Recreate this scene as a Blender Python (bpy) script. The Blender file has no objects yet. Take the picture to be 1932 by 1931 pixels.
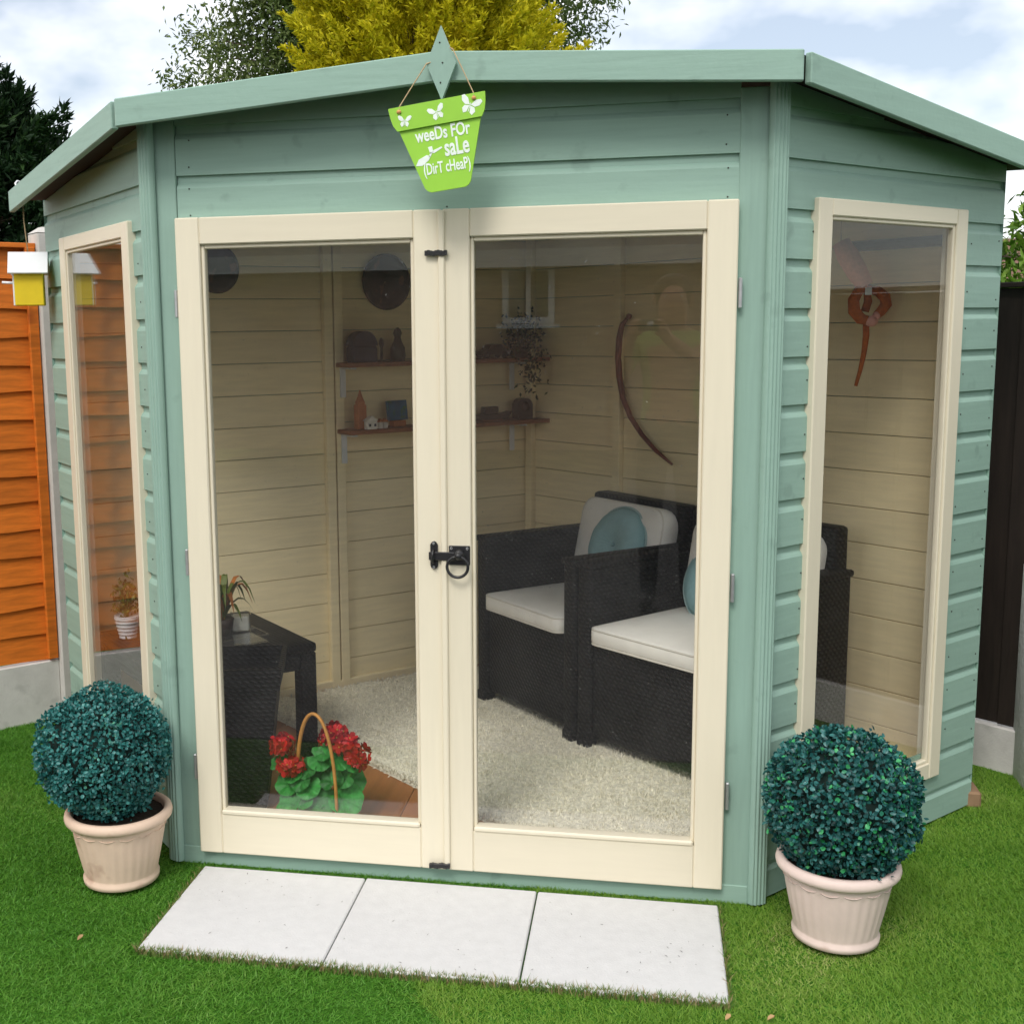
import bpy, bmesh, math, random
import numpy as np
from mathutils import Vector, Matrix
from math import radians, cos, sin, pi

# ------------------------------------------------------------------ camera
S = bpy.context.scene
col = S.collection
def cam_setup():
    cd = bpy.data.cameras.new('camera'); co = bpy.data.objects.new('camera', cd); col.objects.link(co)
    r = Vector((0.98059796, 0.19549296, -0.01449632)); u = Vector((-0.01484804, 0.14780805, 0.9889046))
    f = Vector((-0.19546656, 0.96950259, -0.14784296))
    m = Matrix(((r.x, u.x, -f.x, .4821), (r.y, u.y, -f.y, -2.9564), (r.z, u.z, -f.z, 1.4285), (0, 0, 0, 1)))
    co.matrix_world = m
    cd.sensor_fit = 'HORIZONTAL'; cd.sensor_width = 36.0
    cd.lens = 2272.34 / 1932 * 36.0
    cd.shift_x = (966 - 765.29) / 1932; cd.shift_y = (960.70 - 966) / 1932
    cd.clip_start = .02; cd.clip_end = 600
    S.camera = co
cam_setup()

# ------------------------------------------------------------------ world, sun, exposure
SUN_EL, SUN_AZ = 48.0, 192.0       # azimuth measured clockwise from +y: the sun stands behind the camera, to its left
def world_setup():
    w = bpy.data.worlds.new('World'); S.world = w; w.use_nodes = True
    nt = w.node_tree; nt.nodes.clear(); N = nt.nodes.new; L = nt.links.new
    out = N('ShaderNodeOutputWorld'); bg = N('ShaderNodeBackground')
    sky = N('ShaderNodeTexSky'); sky.sky_type = 'NISHITA'; sky.sun_disc = False
    sky.sun_elevation = radians(SUN_EL); sky.sun_rotation = radians(SUN_AZ)
    sky.air_density = 1.0; sky.dust_density = 2.0; sky.ozone_density = 1.0
    tc = N('ShaderNodeTexCoord'); mp = N('ShaderNodeMapping')
    mp.inputs['Location'].default_value = (2.15, .4, .9); mp.inputs['Scale'].default_value = (1, 1, 1.7)
    n1 = N('ShaderNodeTexNoise'); n1.inputs['Scale'].default_value = 2.6; n1.inputs['Detail'].default_value = 6; n1.inputs['Roughness'].default_value = .5
    rp = N('ShaderNodeValToRGB'); e = rp.color_ramp.elements
    e[0].position = .375; e[0].color = (.26, .26, .26, 1); e[1].position = .485; e[1].color = (1, 1, 1, 1)
    mx = N('ShaderNodeMixRGB'); mx.inputs[2].default_value = (10.2, 10.25, 10.4, 1)
    L(tc.outputs['Generated'], mp.inputs[0]); L(mp.outputs[0], n1.inputs['Vector']); L(n1.outputs['Fac'], rp.inputs[0])
    L(rp.outputs[0], mx.inputs[0]); L(sky.outputs[0], mx.inputs[1]); L(mx.outputs[0], bg.inputs[0])
    bg.inputs[1].default_value = .1; L(bg.outputs[0], out.inputs[0])
world_setup()
def sun_setup():
    sl = bpy.data.lights.new('sun', 'SUN'); so = bpy.data.objects.new('sun', sl); col.objects.link(so)
    sl.energy = 1.5; sl.angle = radians(21); sl.color = (1, .955, .89)
    a, e = radians(SUN_AZ), radians(SUN_EL)
    d = Vector((sin(a) * cos(e), cos(a) * cos(e), sin(e)))
    so.rotation_euler = d.to_track_quat('Z', 'Y').to_euler(); so.location = d * 20
sun_setup()
S.view_settings.view_transform = 'Standard'; S.view_settings.look = 'None'
S.view_settings.exposure = .5; S.view_settings.gamma = 1.0
S.render.engine = 'CYCLES'
S.cycles.use_denoising = True; S.cycles.use_adaptive_sampling = True; S.cycles.adaptive_threshold = .02
S.cycles.max_bounces = 8; S.cycles.transparent_max_bounces = 16; S.cycles.diffuse_bounces = 4; S.cycles.glossy_bounces = 3
S.cycles.sample_clamp_indirect = 8; S.cycles.caustics_reflective = False; S.cycles.caustics_refractive = False

random.seed(4); rng = np.random.default_rng(11)

# ------------------------------------------------------------------ materials
MATS = {}
def newmat(name):
    m = bpy.data.materials.new(name); m.use_nodes = True; nt = m.node_tree
    MATS[name] = m
    return m, nt, nt.nodes['Principled BSDF'], nt.nodes.new, nt.links.new
def mat(name, c, rough=.6, var=.12, scale=(8, 8, 8), detail=4, bump=.15, bdist=.002, spec=.35, metal=0, island=0, coat=0, dirt=None, fine=None, ov=.04):
    """solid colour with stretched noise in tone, a little relief, optional per-piece variation and dirt specks"""
    m, nt, b, N, L = newmat(name)
    tc = N('ShaderNodeTexCoord'); mp = N('ShaderNodeMapping'); mp.inputs['Scale'].default_value = scale
    L(tc.outputs['Object'], mp.inputs[0])
    no = N('ShaderNodeTexNoise'); no.inputs['Scale'].default_value = 1; no.inputs['Detail'].default_value = detail; no.inputs['Roughness'].default_value = .6
    L(mp.outputs[0], no.inputs['Vector'])
    hv = N('ShaderNodeHueSaturation'); hv.inputs['Color'].default_value = (*c, 1)
    mr = N('ShaderNodeMapRange'); mr.inputs[1].default_value = .25; mr.inputs[2].default_value = .75
    mr.inputs[3].default_value = 1 - var; mr.inputs[4].default_value = 1 + var
    L(no.outputs['Fac'], mr.inputs[0])
    val = mr.outputs[0]
    if island:
        g = N('ShaderNodeNewGeometry'); m2 = N('ShaderNodeMapRange'); m2.inputs[3].default_value = 1 - island; m2.inputs[4].default_value = 1 + island
        L(g.outputs['Random Per Island'], m2.inputs[0]); mu = N('ShaderNodeMath'); mu.operation = 'MULTIPLY'
        L(val, mu.inputs[0]); L(m2.outputs[0], mu.inputs[1]); val = mu.outputs[0]
    oi = N('ShaderNodeObjectInfo'); m3 = N('ShaderNodeMapRange'); m3.inputs[3].default_value = 1 - ov; m3.inputs[4].default_value = 1 + ov
    L(oi.outputs['Random'], m3.inputs[0]); mu = N('ShaderNodeMath'); mu.operation = 'MULTIPLY'
    L(val, mu.inputs[0]); L(m3.outputs[0], mu.inputs[1]); L(mu.outputs[0], hv.inputs['Value'])
    cout = hv.outputs[0]
    if dirt:   # (colour, scale, threshold)
        dn = N('ShaderNodeTexNoise'); dn.inputs['Scale'].default_value = dirt[1]; dn.inputs['Detail'].default_value = 3
        L(tc.outputs['Object'], dn.inputs['Vector'])
        dr = N('ShaderNodeMapRange'); dr.inputs[1].default_value = dirt[2]; dr.inputs[2].default_value = dirt[2] + .09; L(dn.outputs['Fac'], dr.inputs[0])
        dm = N('ShaderNodeMixRGB'); dm.inputs[2].default_value = (*dirt[0], 1); L(dr.outputs[0], dm.inputs[0]); L(cout, dm.inputs[1]); cout = dm.outputs[0]
    L(cout, b.inputs['Base Color'])
    b.inputs['Roughness'].default_value = rough; b.inputs['Specular IOR Level'].default_value = spec; b.inputs['Metallic'].default_value = metal
    if coat: b.inputs['Coat Weight'].default_value = coat
    if bump:
        bp = N('ShaderNodeBump'); bp.inputs['Strength'].default_value = bump; bp.inputs['Distance'].default_value = bdist
        L(no.outputs['Fac'], bp.inputs['Height']); last = bp
        if fine:
            fn = N('ShaderNodeTexNoise'); fn.inputs['Scale'].default_value = fine; fn.inputs['Detail'].default_value = 2; L(tc.outputs['Object'], fn.inputs['Vector'])
            b2 = N('ShaderNodeBump'); b2.inputs['Strength'].default_value = bump; b2.inputs['Distance'].default_value = bdist
            L(fn.outputs['Fac'], b2.inputs['Height']); L(bp.outputs[0], b2.inputs['Normal']); last = b2
        L(last.outputs[0], b.inputs['Normal'])
    return m
GREEN = (.275, .418, .352)
CREAM = (.73, .67, .525)
mat('green_h', GREEN, .6, .06, (5, 5, 70), bump=.3, dirt=(tuple(c * .86 for c in GREEN), 14, .62), fine=45)
mat('green_v', GREEN, .6, .06, (70, 70, 5), bump=.3, dirt=(tuple(c * .86 for c in GREEN), 14, .62), fine=45)
mat('cream_h', CREAM, .5, .025, (5, 5, 60), bump=.1)
mat('cream_v', CREAM, .5, .025, (60, 60, 5), bump=.1)
mat('lining', (.82, .70, .44), .6, .08, (6, 6, 60), bump=.2)
mat('felt', (.03, .033, .035), .9, .3, (60, 60, 60), bump=.6)
mat('soffit', (.035, .025, .02), .8, .2, (6, 60, 6))  # base colour darkened to deepen the shade under the eaves
mat('black_iron', (.012, .012, .014), .42, .3, (90, 90, 90), bump=.5, spec=.6)
mat('zinc', (.55, .56, .57), .38, .15, (40, 40, 40), metal=.8, bump=.1)
mat('nail', (.03, .025, .02), .6)
mat('laminate', (.36, .135, .045), .4, .22, (40, 4, 40), bump=.08, spec=.4)
mat('rug', (.80, .76, .63), .95, .3, (90, 90, 90), detail=5, bump=.5, bdist=.006, spec=.05, island=.14)
mat('slab', (.62, .62, .62), .75, .05, (30, 30, 30), bump=.35, fine=220, dirt=((.36, .35, .33), 75, .70))
mat('terracotta', (.74, .56, .435), .6, .07, (14, 14, 14), bump=.12, dirt=((.56, .38, .29), 11, .62))
mat('terracotta_pale', (.74, .60, .545), .6, .07, (14, 14, 14), bump=.12, dirt=((.55, .41, .34), 11, .62))
mat('soil', (.025, .018, .012), .95, .4, (60, 60, 60), bump=.8, bdist=.006)
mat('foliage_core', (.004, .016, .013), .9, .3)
mat('fence_orange', (.64, .165, .016), .6, .32, (7, 7, 60), bump=.4, ov=.12, dirt=((.36, .08, .01), 6, .58))
mat('fence_dark', (.018, .012, .009), .7, .3, (60, 60, 6), bump=.3)
mat('concrete', (.60, .585, .56), .85, .12, (12, 12, 12), detail=6, bump=.4, fine=150, dirt=((.45, .44, .42), 7, .6))
mat('concrete_light', (.52, .50, .47), .85, .1, (16, 16, 16), detail=6, bump=.4, fine=150)
mat('white_render', (.78, .78, .76), .85, .06, (60, 60, 60), bump=.8, bdist=.004)
mat('bird_yellow', (.78, .58, .02), .5, .06, (20, 20, 20))
mat('bird_white', (.80, .82, .84), .45, .04, (20, 20, 20))
mat('cord', (.45, .33, .19), .9, .2, (200, 200, 200), bump=.5)
mat('sign_green', (.30, .60, .055), .45, .04, (20, 20, 20), bump=.08)
mat('sign_white', (.78, .86, .80), .5, .08, (60, 60, 60))
mat('knot', (.62, .33, .12), .8)
mat('cushion', (.85, .83, .77), .9, .05, (16, 16, 16), bump=.3, fine=400, spec=.1)
mat('cushion_seam', (.70, .67, .60), .9, .05)
mat('cushion_teal', (.27, .45, .47), .9, .08, (30, 30, 30), bump=.3, fine=300, spec=.1)
mat('teal_edge', (.36, .50, .50), .9)
mat('bark', (.10, .075, .055), .9, .3, (14, 14, 14), bump=.7, bdist=.02)
mat('brick', (.27, .17, .10), .85, .2, (9, 9, 9), bump=.4)
mat('house_brick', (.40, .25, .185), .85, .2, (9, 9, 9), bump=.4)
mat('roof_tile', (.16, .085, .06), .8, .25, (6, 6, 6), bump=.4)
mat('roof_grey', (.20, .20, .22), .8, .2, (6, 6, 6), bump=.4)
mat('white_paint', (.78, .78, .77), .4, .03)
mat('shelf_wood', (.20, .075, .03), .5, .25, (6, 60, 60), bump=.1)
mat('bracket_white', (.62, .64, .66), .4, .05)
mat('basket', (.52, .24, .055), .6, .2, (60, 60, 60), bump=.4)
mat('petal', (.36, .005, .006), .5, .25, (50, 50, 50), island=.4)
mat('petal_eye', (.45, .30, .03), .6)
mat('geranium_leaf', (.025, .19, .03), .55, .45, (70, 70, 70), island=.0, spec=.4, bump=.5, bdist=.003, ov=.4)
mat('stem', (.05, .15, .02), .6)
mat('candle', (.80, .77, .68), .5, .04)
mat('ceramic_white', (.70, .71, .73), .35, .04, bump=.05)
mat('plate_dark', (.010, .011, .015), .5, .5, (30, 30, 30), bump=.3, dirt=((.09, .04, .025), 22, .58))
mat('navy', (.012, .02, .045), .5, .4, (20, 20, 20))
mat('dark_brown', (.03, .018, .012), .5, .4, (20, 20, 20))
mat('dark_green', (.008, .022, .012), .6, .4, (20, 20, 20))
mat('tower_orange', (.40, .14, .05), .6, .2, (40, 40, 40))
mat('little_white', (.66, .64, .60), .6, .15, (60, 60, 60))
mat('canvas_blue', (.01, .11, .22), .5, .5, (14, 14, 14), dirt=((.03, .16, .06), 18, .52))
mat('stick', (.14, .028, .012), .4, .3, (30, 30, 30), spec=.5)
mat('plush_brown', (.48, .12, .02), .95, .25, (90, 90, 90), bump=.8, bdist=.004, spec=.05)
mat('plush_pink', (.82, .42, .36), .95, .1, (90, 90, 90), bump=.5, spec=.05)
mat('tag_white', (.75, .8, .85), .6)
mat('leaf_olive', (.10, .13, .015), .5, .3, (40, 40, 40), island=.4)
mat('leaf_orange', (.36, .12, .02), .5, .3, (40, 40, 40), island=.4)
mat('succulent', (.09, .12, .012), .5, .3, (40, 40, 40), island=.4)
mat('skin', (.55, .27, .18), .5, .06, (12, 12, 12), bump=.05)
mat('shirt', (.36, .48, .14), .85, .08, (20, 20, 20))
mat('trousers', (.02, .025, .04), .85, .1)
mat('hair', (.10, .05, .025), .7, .3, (60, 60, 60), bump=.6)
mat('camera_black', (.02, .02, .022), .35)
mat('dead_leaf', (.40, .26, .12), .7)
mat('eye_white', (.7, .7, .68), .3); mat('eye_dark', (.02, .015, .01), .2); mat('lips', (.42, .14, .11), .5)

def wicker():
    m, nt, b, N, L = newmat('wicker')
    tc = N('ShaderNodeTexCoord')
    w1 = N('ShaderNodeTexWave'); w1.wave_type = 'BANDS'; w1.bands_direction = 'Z'; w1.inputs['Scale'].default_value = 24; w1.inputs['Distortion'].default_value = .8; w1.inputs['Detail'].default_value = 1
    w2 = N('ShaderNodeTexWave'); w2.wave_type = 'BANDS'; w2.bands_direction = 'DIAGONAL'; w2.inputs['Scale'].default_value = 30; w2.inputs['Distortion'].default_value = .6
    L(tc.outputs['Object'], w1.inputs[0]); L(tc.outputs['Object'], w2.inputs[0])
    mu = N('ShaderNodeMath'); mu.operation = 'MULTIPLY'; L(w1.outputs['Fac'], mu.inputs[0]); L(w2.outputs['Fac'], mu.inputs[1])
    rp = N('ShaderNodeValToRGB'); e = rp.color_ramp.elements; e[0].color = (.002, .002, .002, 1); e[1].color = (.017, .0155, .0155, 1)
    L(mu.outputs[0], rp.inputs[0]); L(rp.outputs[0], b.inputs['Base Color']); b.inputs['Roughness'].default_value = .55
    b.inputs['Specular IOR Level'].default_value = .25
    bp = N('ShaderNodeBump'); bp.inputs['Strength'].default_value = .7; bp.inputs['Distance'].default_value = .004; L(mu.outputs[0], bp.inputs['Height']); L(bp.outputs[0], b.inputs['Normal'])
wicker()
def ramp_leaf(name, stops, rough=.42, spec=.45, trans=.0, noise=None):
    """foliage: colour picked per leaf"""
    m, nt, b, N, L = newmat(name)
    g = N('ShaderNodeNewGeometry'); rp = N('ShaderNodeValToRGB'); e = rp.color_ramp.elements
    while len(e) < len(stops): e.new(.5)
    for k, (p, c) in enumerate(stops): e[k].position = p; e[k].color = (*c, 1)
    fac = g.outputs['Random Per Island']
    if noise:
        tc = N('ShaderNodeTexCoord'); no = N('ShaderNodeTexNoise'); no.inputs['Scale'].default_value = noise; no.inputs['Detail'].default_value = 3
        L(tc.outputs['Object'], no.inputs['Vector']); ad = N('ShaderNodeMath'); ad.operation = 'MULTIPLY_ADD'; ad.inputs[1].default_value = .5
        sb = N('ShaderNodeMapRange'); sb.inputs[1].default_value = .3; sb.inputs[2].default_value = .7; sb.inputs[3].default_value = 0; sb.inputs[4].default_value = .5
        L(no.outputs['Fac'], sb.inputs[0]); L(fac, ad.inputs[0]); L(sb.outputs[0], ad.inputs[2]); fac = ad.outputs[0]
    L(fac, rp.inputs[0]); L(rp.outputs[0], b.inputs['Base Color'])
    b.inputs['Roughness'].default_value = rough; b.inputs['Specular IOR Level'].default_value = spec
    if trans:
        out = [n for n in nt.nodes if n.type == 'OUTPUT_MATERIAL'][0]
        tr = N('ShaderNodeBsdfTranslucent'); L(rp.outputs[0], tr.inputs[0]); ms = N('ShaderNodeMixShader'); ms.inputs[0].default_value = trans
        L(b.outputs[0], ms.inputs[1]); L(tr.outputs[0], ms.inputs[2]); L(ms.outputs[0], out.inputs[0])
ramp_leaf('box_leaf_teal', [(0, (.008, .07, .066)), (.45, (.02, .155, .148)), (.8, (.055, .25, .23)), (.94, (.08, .30, .16)), (1, (.24, .46, .47))], .42, .5, .1, noise=9)
ramp_leaf('box_leaf_green', [(0, (.006, .05, .05)), (.5, (.016, .115, .11)), (.84, (.045, .20, .19)), (.92, (.02, .28, .09)), (1, (.07, .42, .15))], .42, .5, .1)
ramp_leaf('grass_blade', [(0, (.05, .18, .016)), (.4, (.105, .30, .03)), (.75, (.17, .36, .05)), (.93, (.27, .42, .10)), (1, (.40, .38, .17))], .5, .3, .3, noise=1.4)
ramp_leaf('grass_blade_pale', [(0, (.07, .20, .018)), (.4, (.15, .31, .03)), (.75, (.22, .37, .05)), (.92, (.38, .45, .13)), (1, (.46, .42, .20))], .5, .3, .3, noise=1.6)
ramp_leaf('gold_leaf', [(0, (.18, .21, .008)), (.35, (.50, .47, .015)), (.75, (.74, .65, .03)), (1, (.86, .77, .10))], .6, .2, .4, noise=.9)
ramp_leaf('grey_green_leaf', [(0, (.05, .09, .025)), (.5, (.11, .16, .045)), (1, (.20, .24, .08))], .5, .3, .2, noise=.8)
ramp_leaf('dark_conifer_leaf', [(0, (.004, .014, .006)), (.6, (.012, .035, .012)), (1, (.03, .07, .016))], .6, .2, .1, noise=.8)
ramp_leaf('bright_leaf', [(0, (.05, .12, .01)), (.6, (.11, .22, .02)), (1, (.18, .30, .04))], .5, .3, .25)

def ground_mat():
    m, nt, b, N, L = newmat('turf')
    tc = N('ShaderNodeTexCoord'); n1 = N('ShaderNodeTexNoise'); n1.inputs['Scale'].default_value = 160; n1.inputs['Detail'].default_value = 3
    n2 = N('ShaderNodeTexNoise'); n2.inputs['Scale'].default_value = 1.2
    L(tc.outputs['Object'], n1.inputs['Vector']); L(tc.outputs['Object'], n2.inputs['Vector'])
    rp = N('ShaderNodeValToRGB'); e = rp.color_ramp.elements; e[0].position = .3; e[0].color = (.02, .075, .008, 1); e[1].position = .72; e[1].color = (.07, .20, .02, 1)
    L(n1.outputs['Fac'], rp.inputs[0]); L(rp.outputs[0], b.inputs['Base Color']); b.inputs['Roughness'].default_value = .9; b.inputs['Specular IOR Level'].default_value = .1
ground_mat()
def glass_mat(name, dust_haze=.012):
    m, nt, b, N, L = newmat(name); nt.nodes.remove(b); out = nt.nodes['Material Output']
    lw = N('ShaderNodeLayerWeight'); lw.inputs[0].default_value = .5
    pw = N('ShaderNodeMath'); pw.operation = 'POWER'; pw.inputs[1].default_value = 5; L(lw.outputs['Facing'], pw.inputs[0])
    ma = N('ShaderNodeMath'); ma.operation = 'MULTIPLY_ADD'; ma.inputs[1].default_value = .957; ma.inputs[2].default_value = .043; L(pw.outputs[0], ma.inputs[0])
    tr = N('ShaderNodeBsdfTransparent'); tr.inputs[0].default_value = (.995, 1, .997, 1); gl = N('ShaderNodeBsdfGlossy'); gl.inputs['Roughness'].default_value = .0; gl.inputs[0].default_value = (1, 1, 1, 1)
    ms = N('ShaderNodeMixShader'); L(ma.outputs[0], ms.inputs[0]); L(tr.outputs[0], ms.inputs[1]); L(gl.outputs[0], ms.inputs[2])
    df = N('ShaderNodeBsdfDiffuse'); df.inputs[0].default_value = (.7, .7, .68, 1)  # diffuse veil: dust on the glass, with reflected haze put into its colour
    tc = N('ShaderNodeTexCoord'); no = N('ShaderNodeTexNoise'); no.inputs['Scale'].default_value = 7; no.inputs['Detail'].default_value = 8; no.inputs['Roughness'].default_value = .7
    sp = N('ShaderNodeTexNoise'); sp.inputs['Scale'].default_value = 130; sp.inputs['Detail'].default_value = 2
    L(tc.outputs['Object'], no.inputs['Vector']); L(tc.outputs['Object'], sp.inputs['Vector'])
    mr = N('ShaderNodeMapRange'); mr.inputs[1].default_value = .35; mr.inputs[2].default_value = .75; mr.inputs[3].default_value = dust_haze * .4; mr.inputs[4].default_value = dust_haze * 2; L(no.outputs['Fac'], mr.inputs[0])
    m2 = N('ShaderNodeMapRange'); m2.inputs[1].default_value = .735; m2.inputs[2].default_value = .78; m2.inputs[3].default_value = 0; m2.inputs[4].default_value = .25; L(sp.outputs['Fac'], m2.inputs[0])
    ad = N('ShaderNodeMath'); ad.operation = 'ADD'; L(mr.outputs[0], ad.inputs[0]); L(m2.outputs[0], ad.inputs[1])
    m3 = N('ShaderNodeMixShader'); L(ad.outputs[0], m3.inputs[0]); L(ms.outputs[0], m3.inputs[1]); L(df.outputs[0], m3.inputs[2]); L(m3.outputs[0], out.inputs[0])
glass_mat('glass', .006)
glass_mat('clear_glass', .006)

# ------------------------------------------------------------------ object helpers
def link(name, me, parent=None, label=None, cat=None, group=None, kind=None, loc=None, rot=None):
    o = bpy.data.objects.new(name, me); col.objects.link(o)
    if parent is not None: o.parent = parent
    if loc is not None: o.location = loc
    if rot is not None: o.rotation_euler = rot
    if label: o['label'] = label
    if cat: o['category'] = cat
    if group: o['group'] = group
    if kind: o['kind'] = kind
    return o
def thing(name, label, cat, loc=(0, 0, 0), rz=0, group=None):
    return link(name, None, None, label, cat, group, None, loc, (0, 0, rz))
class MB:
    """collects shapes; build() links them as one mesh object"""
    def __init__(s): s.v = []; s.f = []; s.sm = []
    def add(s, vs, fs, smooth=False, M=None):
        k = len(s.v)
        for p in vs:
            p = Vector(p)
            if M is not None: p = M @ p
            s.v.append((p.x, p.y, p.z))
        for q in fs: s.f.append(tuple(i + k for i in q)); s.sm.append(smooth)
        return s
    def box(s, c, d, bev=0.0, M=None):
        bm = bmesh.new(); bmesh.ops.create_cube(bm, size=1)
        for v in bm.verts: v.co = Vector((v.co.x * d[0] + c[0], v.co.y * d[1] + c[1], v.co.z * d[2] + c[2]))
        if bev: bmesh.ops.bevel(bm, geom=bm.edges[:], offset=bev, segments=2 if bev > .006 else 1, profile=.5, affect='EDGES')
        bm.verts.index_update()
        s.add([v.co.copy() for v in bm.verts], [[v.index for v in f.verts] for f in bm.faces], bev > .006, M); bm.free(); return s
    def tube(s, pts, r, n=8, closed=False, cap=True, flat=1.0, M=None):
        pts = [Vector(p) for p in pts]; m = len(pts); rs = r if isinstance(r, (list, tuple)) else [r] * m
        vs = []; up = None
        for i, p in enumerate(pts):
            a = pts[(i - 1) % m] if (closed or i) else p; b = pts[(i + 1) % m] if (closed or i < m - 1) else p
            t = (b - a).normalized()
            if up is None: up = Vector((0, 0, 1)) if abs(t.z) < .9 else Vector((1, 0, 0))
            x = t.cross(up).normalized(); y = x.cross(t).normalized(); up = y
            for k in range(n): vs.append(p + (x * cos(2 * pi * k / n) + y * sin(2 * pi * k / n) * flat) * rs[i])
        fs = []
        for i in range(m if closed else m - 1):
            j = (i + 1) % m
            for k in range(n): fs.append((i * n + k, i * n + (k + 1) % n, j * n + (k + 1) % n, j * n + k))
        if cap and not closed: fs.append(tuple(range(n))[::-1]); fs.append(tuple((m - 1) * n + k for k in range(n)))
        return s.add(vs, fs, True, M)
    def lathe(s, prof, n=32, c=(0, 0, 0), fn=None, M=None, cap=True):
        vs = []; fs = []
        for i, (r, z) in enumerate(prof):
            for k in range(n):
                a = 2 * pi * k / n; rr = fn(r, z, a) if fn else r
                vs.append((c[0] + rr * cos(a), c[1] + rr * sin(a), c[2] + z))
        for i in range(len(prof) - 1):
            for k in range(n): fs.append((i * n + k, i * n + (k + 1) % n, (i + 1) * n + (k + 1) % n, (i + 1) * n + k))
        if cap: fs.append(tuple(range(n))[::-1]); fs.append(tuple((len(prof) - 1) * n + k for k in range(n)))
        return s.add(vs, fs, True, M)
    def prism(s, poly, h, M=None, smooth=False):
        """polygon in local xz, extruded along local y from 0 to h"""
        n = len(poly); vs = [(p[0], 0, p[1]) for p in poly] + [(p[0], h, p[1]) for p in poly]
        fs = [tuple(range(n)), tuple(range(2 * n - 1, n - 1, -1))] + [(k, k + n, (k + 1) % n + n, (k + 1) % n) for k in range(n)]
        return s.add(vs, fs, smooth, M)
    def sphere(s, c, r, n=16, m=10, M=None):
        r = r if isinstance(r, (list, tuple)) else (r, r, r)
        vs = [(c[0], c[1], c[2] - r[2])]; fs = []
        for i in range(1, m):
            t = -pi / 2 + pi * i / m
            for k in range(n): a = 2 * pi * k / n; vs.append((c[0] + r[0] * cos(t) * cos(a), c[1] + r[1] * cos(t) * sin(a), c[2] + r[2] * sin(t)))
        vs.append((c[0], c[1], c[2] + r[2])); e = len(vs) - 1
        for k in range(n): fs.append((0, 1 + (k + 1) % n, 1 + k)); fs.append((e, e - n + k, e - n + (k + 1) % n))
        for i in range(m - 2):
            for k in range(n): a = 1 + i * n; fs.append((a + k, a + (k + 1) % n, a + n + (k + 1) % n, a + n + k))
        return s.add(vs, fs, True, M)
    def mesh(s, name, m):
        me = bpy.data.meshes.new(name); me.from_pydata(s.v, [], s.f); me.materials.append(MATS[m])
        me.polygons.foreach_set('use_smooth', s.sm)
        bm = bmesh.new(); bm.from_mesh(me); bmesh.ops.recalc_face_normals(bm, faces=bm.faces); bm.to_mesh(me); bm.free(); me.update()
        return me
    def build(s, name, m, parent=None, **k): return link(name, s.mesh(name, m), parent, **k)
def raw_mesh(name, verts, faces, m, smooth=False):
    """fast path for numpy triangle soups: verts (n,3), faces (m,3)"""
    me = bpy.data.meshes.new(name); me.vertices.add(len(verts)); me.vertices.foreach_set('co', np.asarray(verts, np.float32).ravel())
    f = np.asarray(faces, np.int32); me.loops.add(f.size); me.loops.foreach_set('vertex_index', f.ravel())
    me.polygons.add(len(f)); me.polygons.foreach_set('loop_start', np.arange(0, f.size, 3, dtype=np.int32)); me.polygons.foreach_set('loop_total', np.full(len(f), 3, np.int32))
    if smooth: me.polygons.foreach_set('use_smooth', np.ones(len(f), bool))
    me.materials.append(MATS[m]); me.update(calc_edges=True); return me
def unit(a): return a / np.maximum(np.linalg.norm(a, axis=-1, keepdims=True), 1e-9)
def leaf_soup(P, D, Nn, ln, wd, fold=.25):
    """leaves at P, growing along D, facing Nn; ln, wd arrays: ovate folded blades of 4 triangles"""
    D = unit(D); X = unit(np.cross(D, Nn)); Z = unit(np.cross(X, D)); n = len(P)
    ln = np.broadcast_to(ln, (n,))[:, None]; wd = np.broadcast_to(wd, (n,))[:, None]
    b = P; t = P + D * ln; c = P + D * ln * .5 - Z * wd * fold * .5
    l = P + D * ln * .48 - X * wd * .5 + Z * wd * fold; r = P + D * ln * .48 + X * wd * .5 + Z * wd * fold
    V = np.stack([b, l, t, r, c], 1).reshape(-1, 3)
    base = (np.arange(n) * 5)[:, None]
    F = np.concatenate([base + np.array([[0, 4, 1]]), base + np.array([[1, 4, 2]]), base + np.array([[4, 3, 2]]), base + np.array([[0, 3, 4]])], 1).reshape(-1, 3)
    return V, F

def round_leaves(P, D, Nn, ln, wd, cup=.18):
    D = unit(D); X = unit(np.cross(D, Nn)); Z = unit(np.cross(X, D)); n = len(P); ln = ln[:, None]; wd = wd[:, None]
    pts = [P] + [P + D * ln * u + X * wd * v + Z * wd * w for u, v, w in ((.28, -.42, cup), (.68, -.5, cup), (1, 0, .05), (.68, .5, cup), (.28, .42, cup), (.5, 0, -.08))]
    V = np.stack(pts, 1).reshape(-1, 3); b = (np.arange(n) * 7)[:, None]
    return V, np.concatenate([b + np.array([[i, 6, (i + 1) % 6]]) for i in range(6)], 1).reshape(-1, 3)
# ------------------------------------------------------------------ the plan of the summerhouse
CA, SA = cos(.832), sin(.832)
A = .767; LW = 1.0156
PR1 = (A + CA * LW, SA * LW); BK = (0.0, 2.07)
class Frame:
    """a wall's own axes: a along it (left to right seen from outside), o outward, z up"""
    def __init__(s, O, t, n): s.O = O; s.t = t; s.n = n
    def __call__(s, a, o, z): return Vector((s.O[0] + s.t[0] * a + s.n[0] * o, s.O[1] + s.t[1] * a + s.n[1] * o, z))
    def M(s, a=0, o=0, z=0):   # local x along, y inward, z up
        return Matrix(((s.t[0], -s.n[0], 0, s.O[0] + s.t[0] * a + s.n[0] * o), (s.t[1], -s.n[1], 0, s.O[1] + s.t[1] * a + s.n[1] * o), (0, 0, 1, z), (0, 0, 0, 1)))
FF = Frame((0, 0), (1, 0), (0, -1))
FR = Frame((A, 0), (CA, SA), (SA, -CA))
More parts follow.
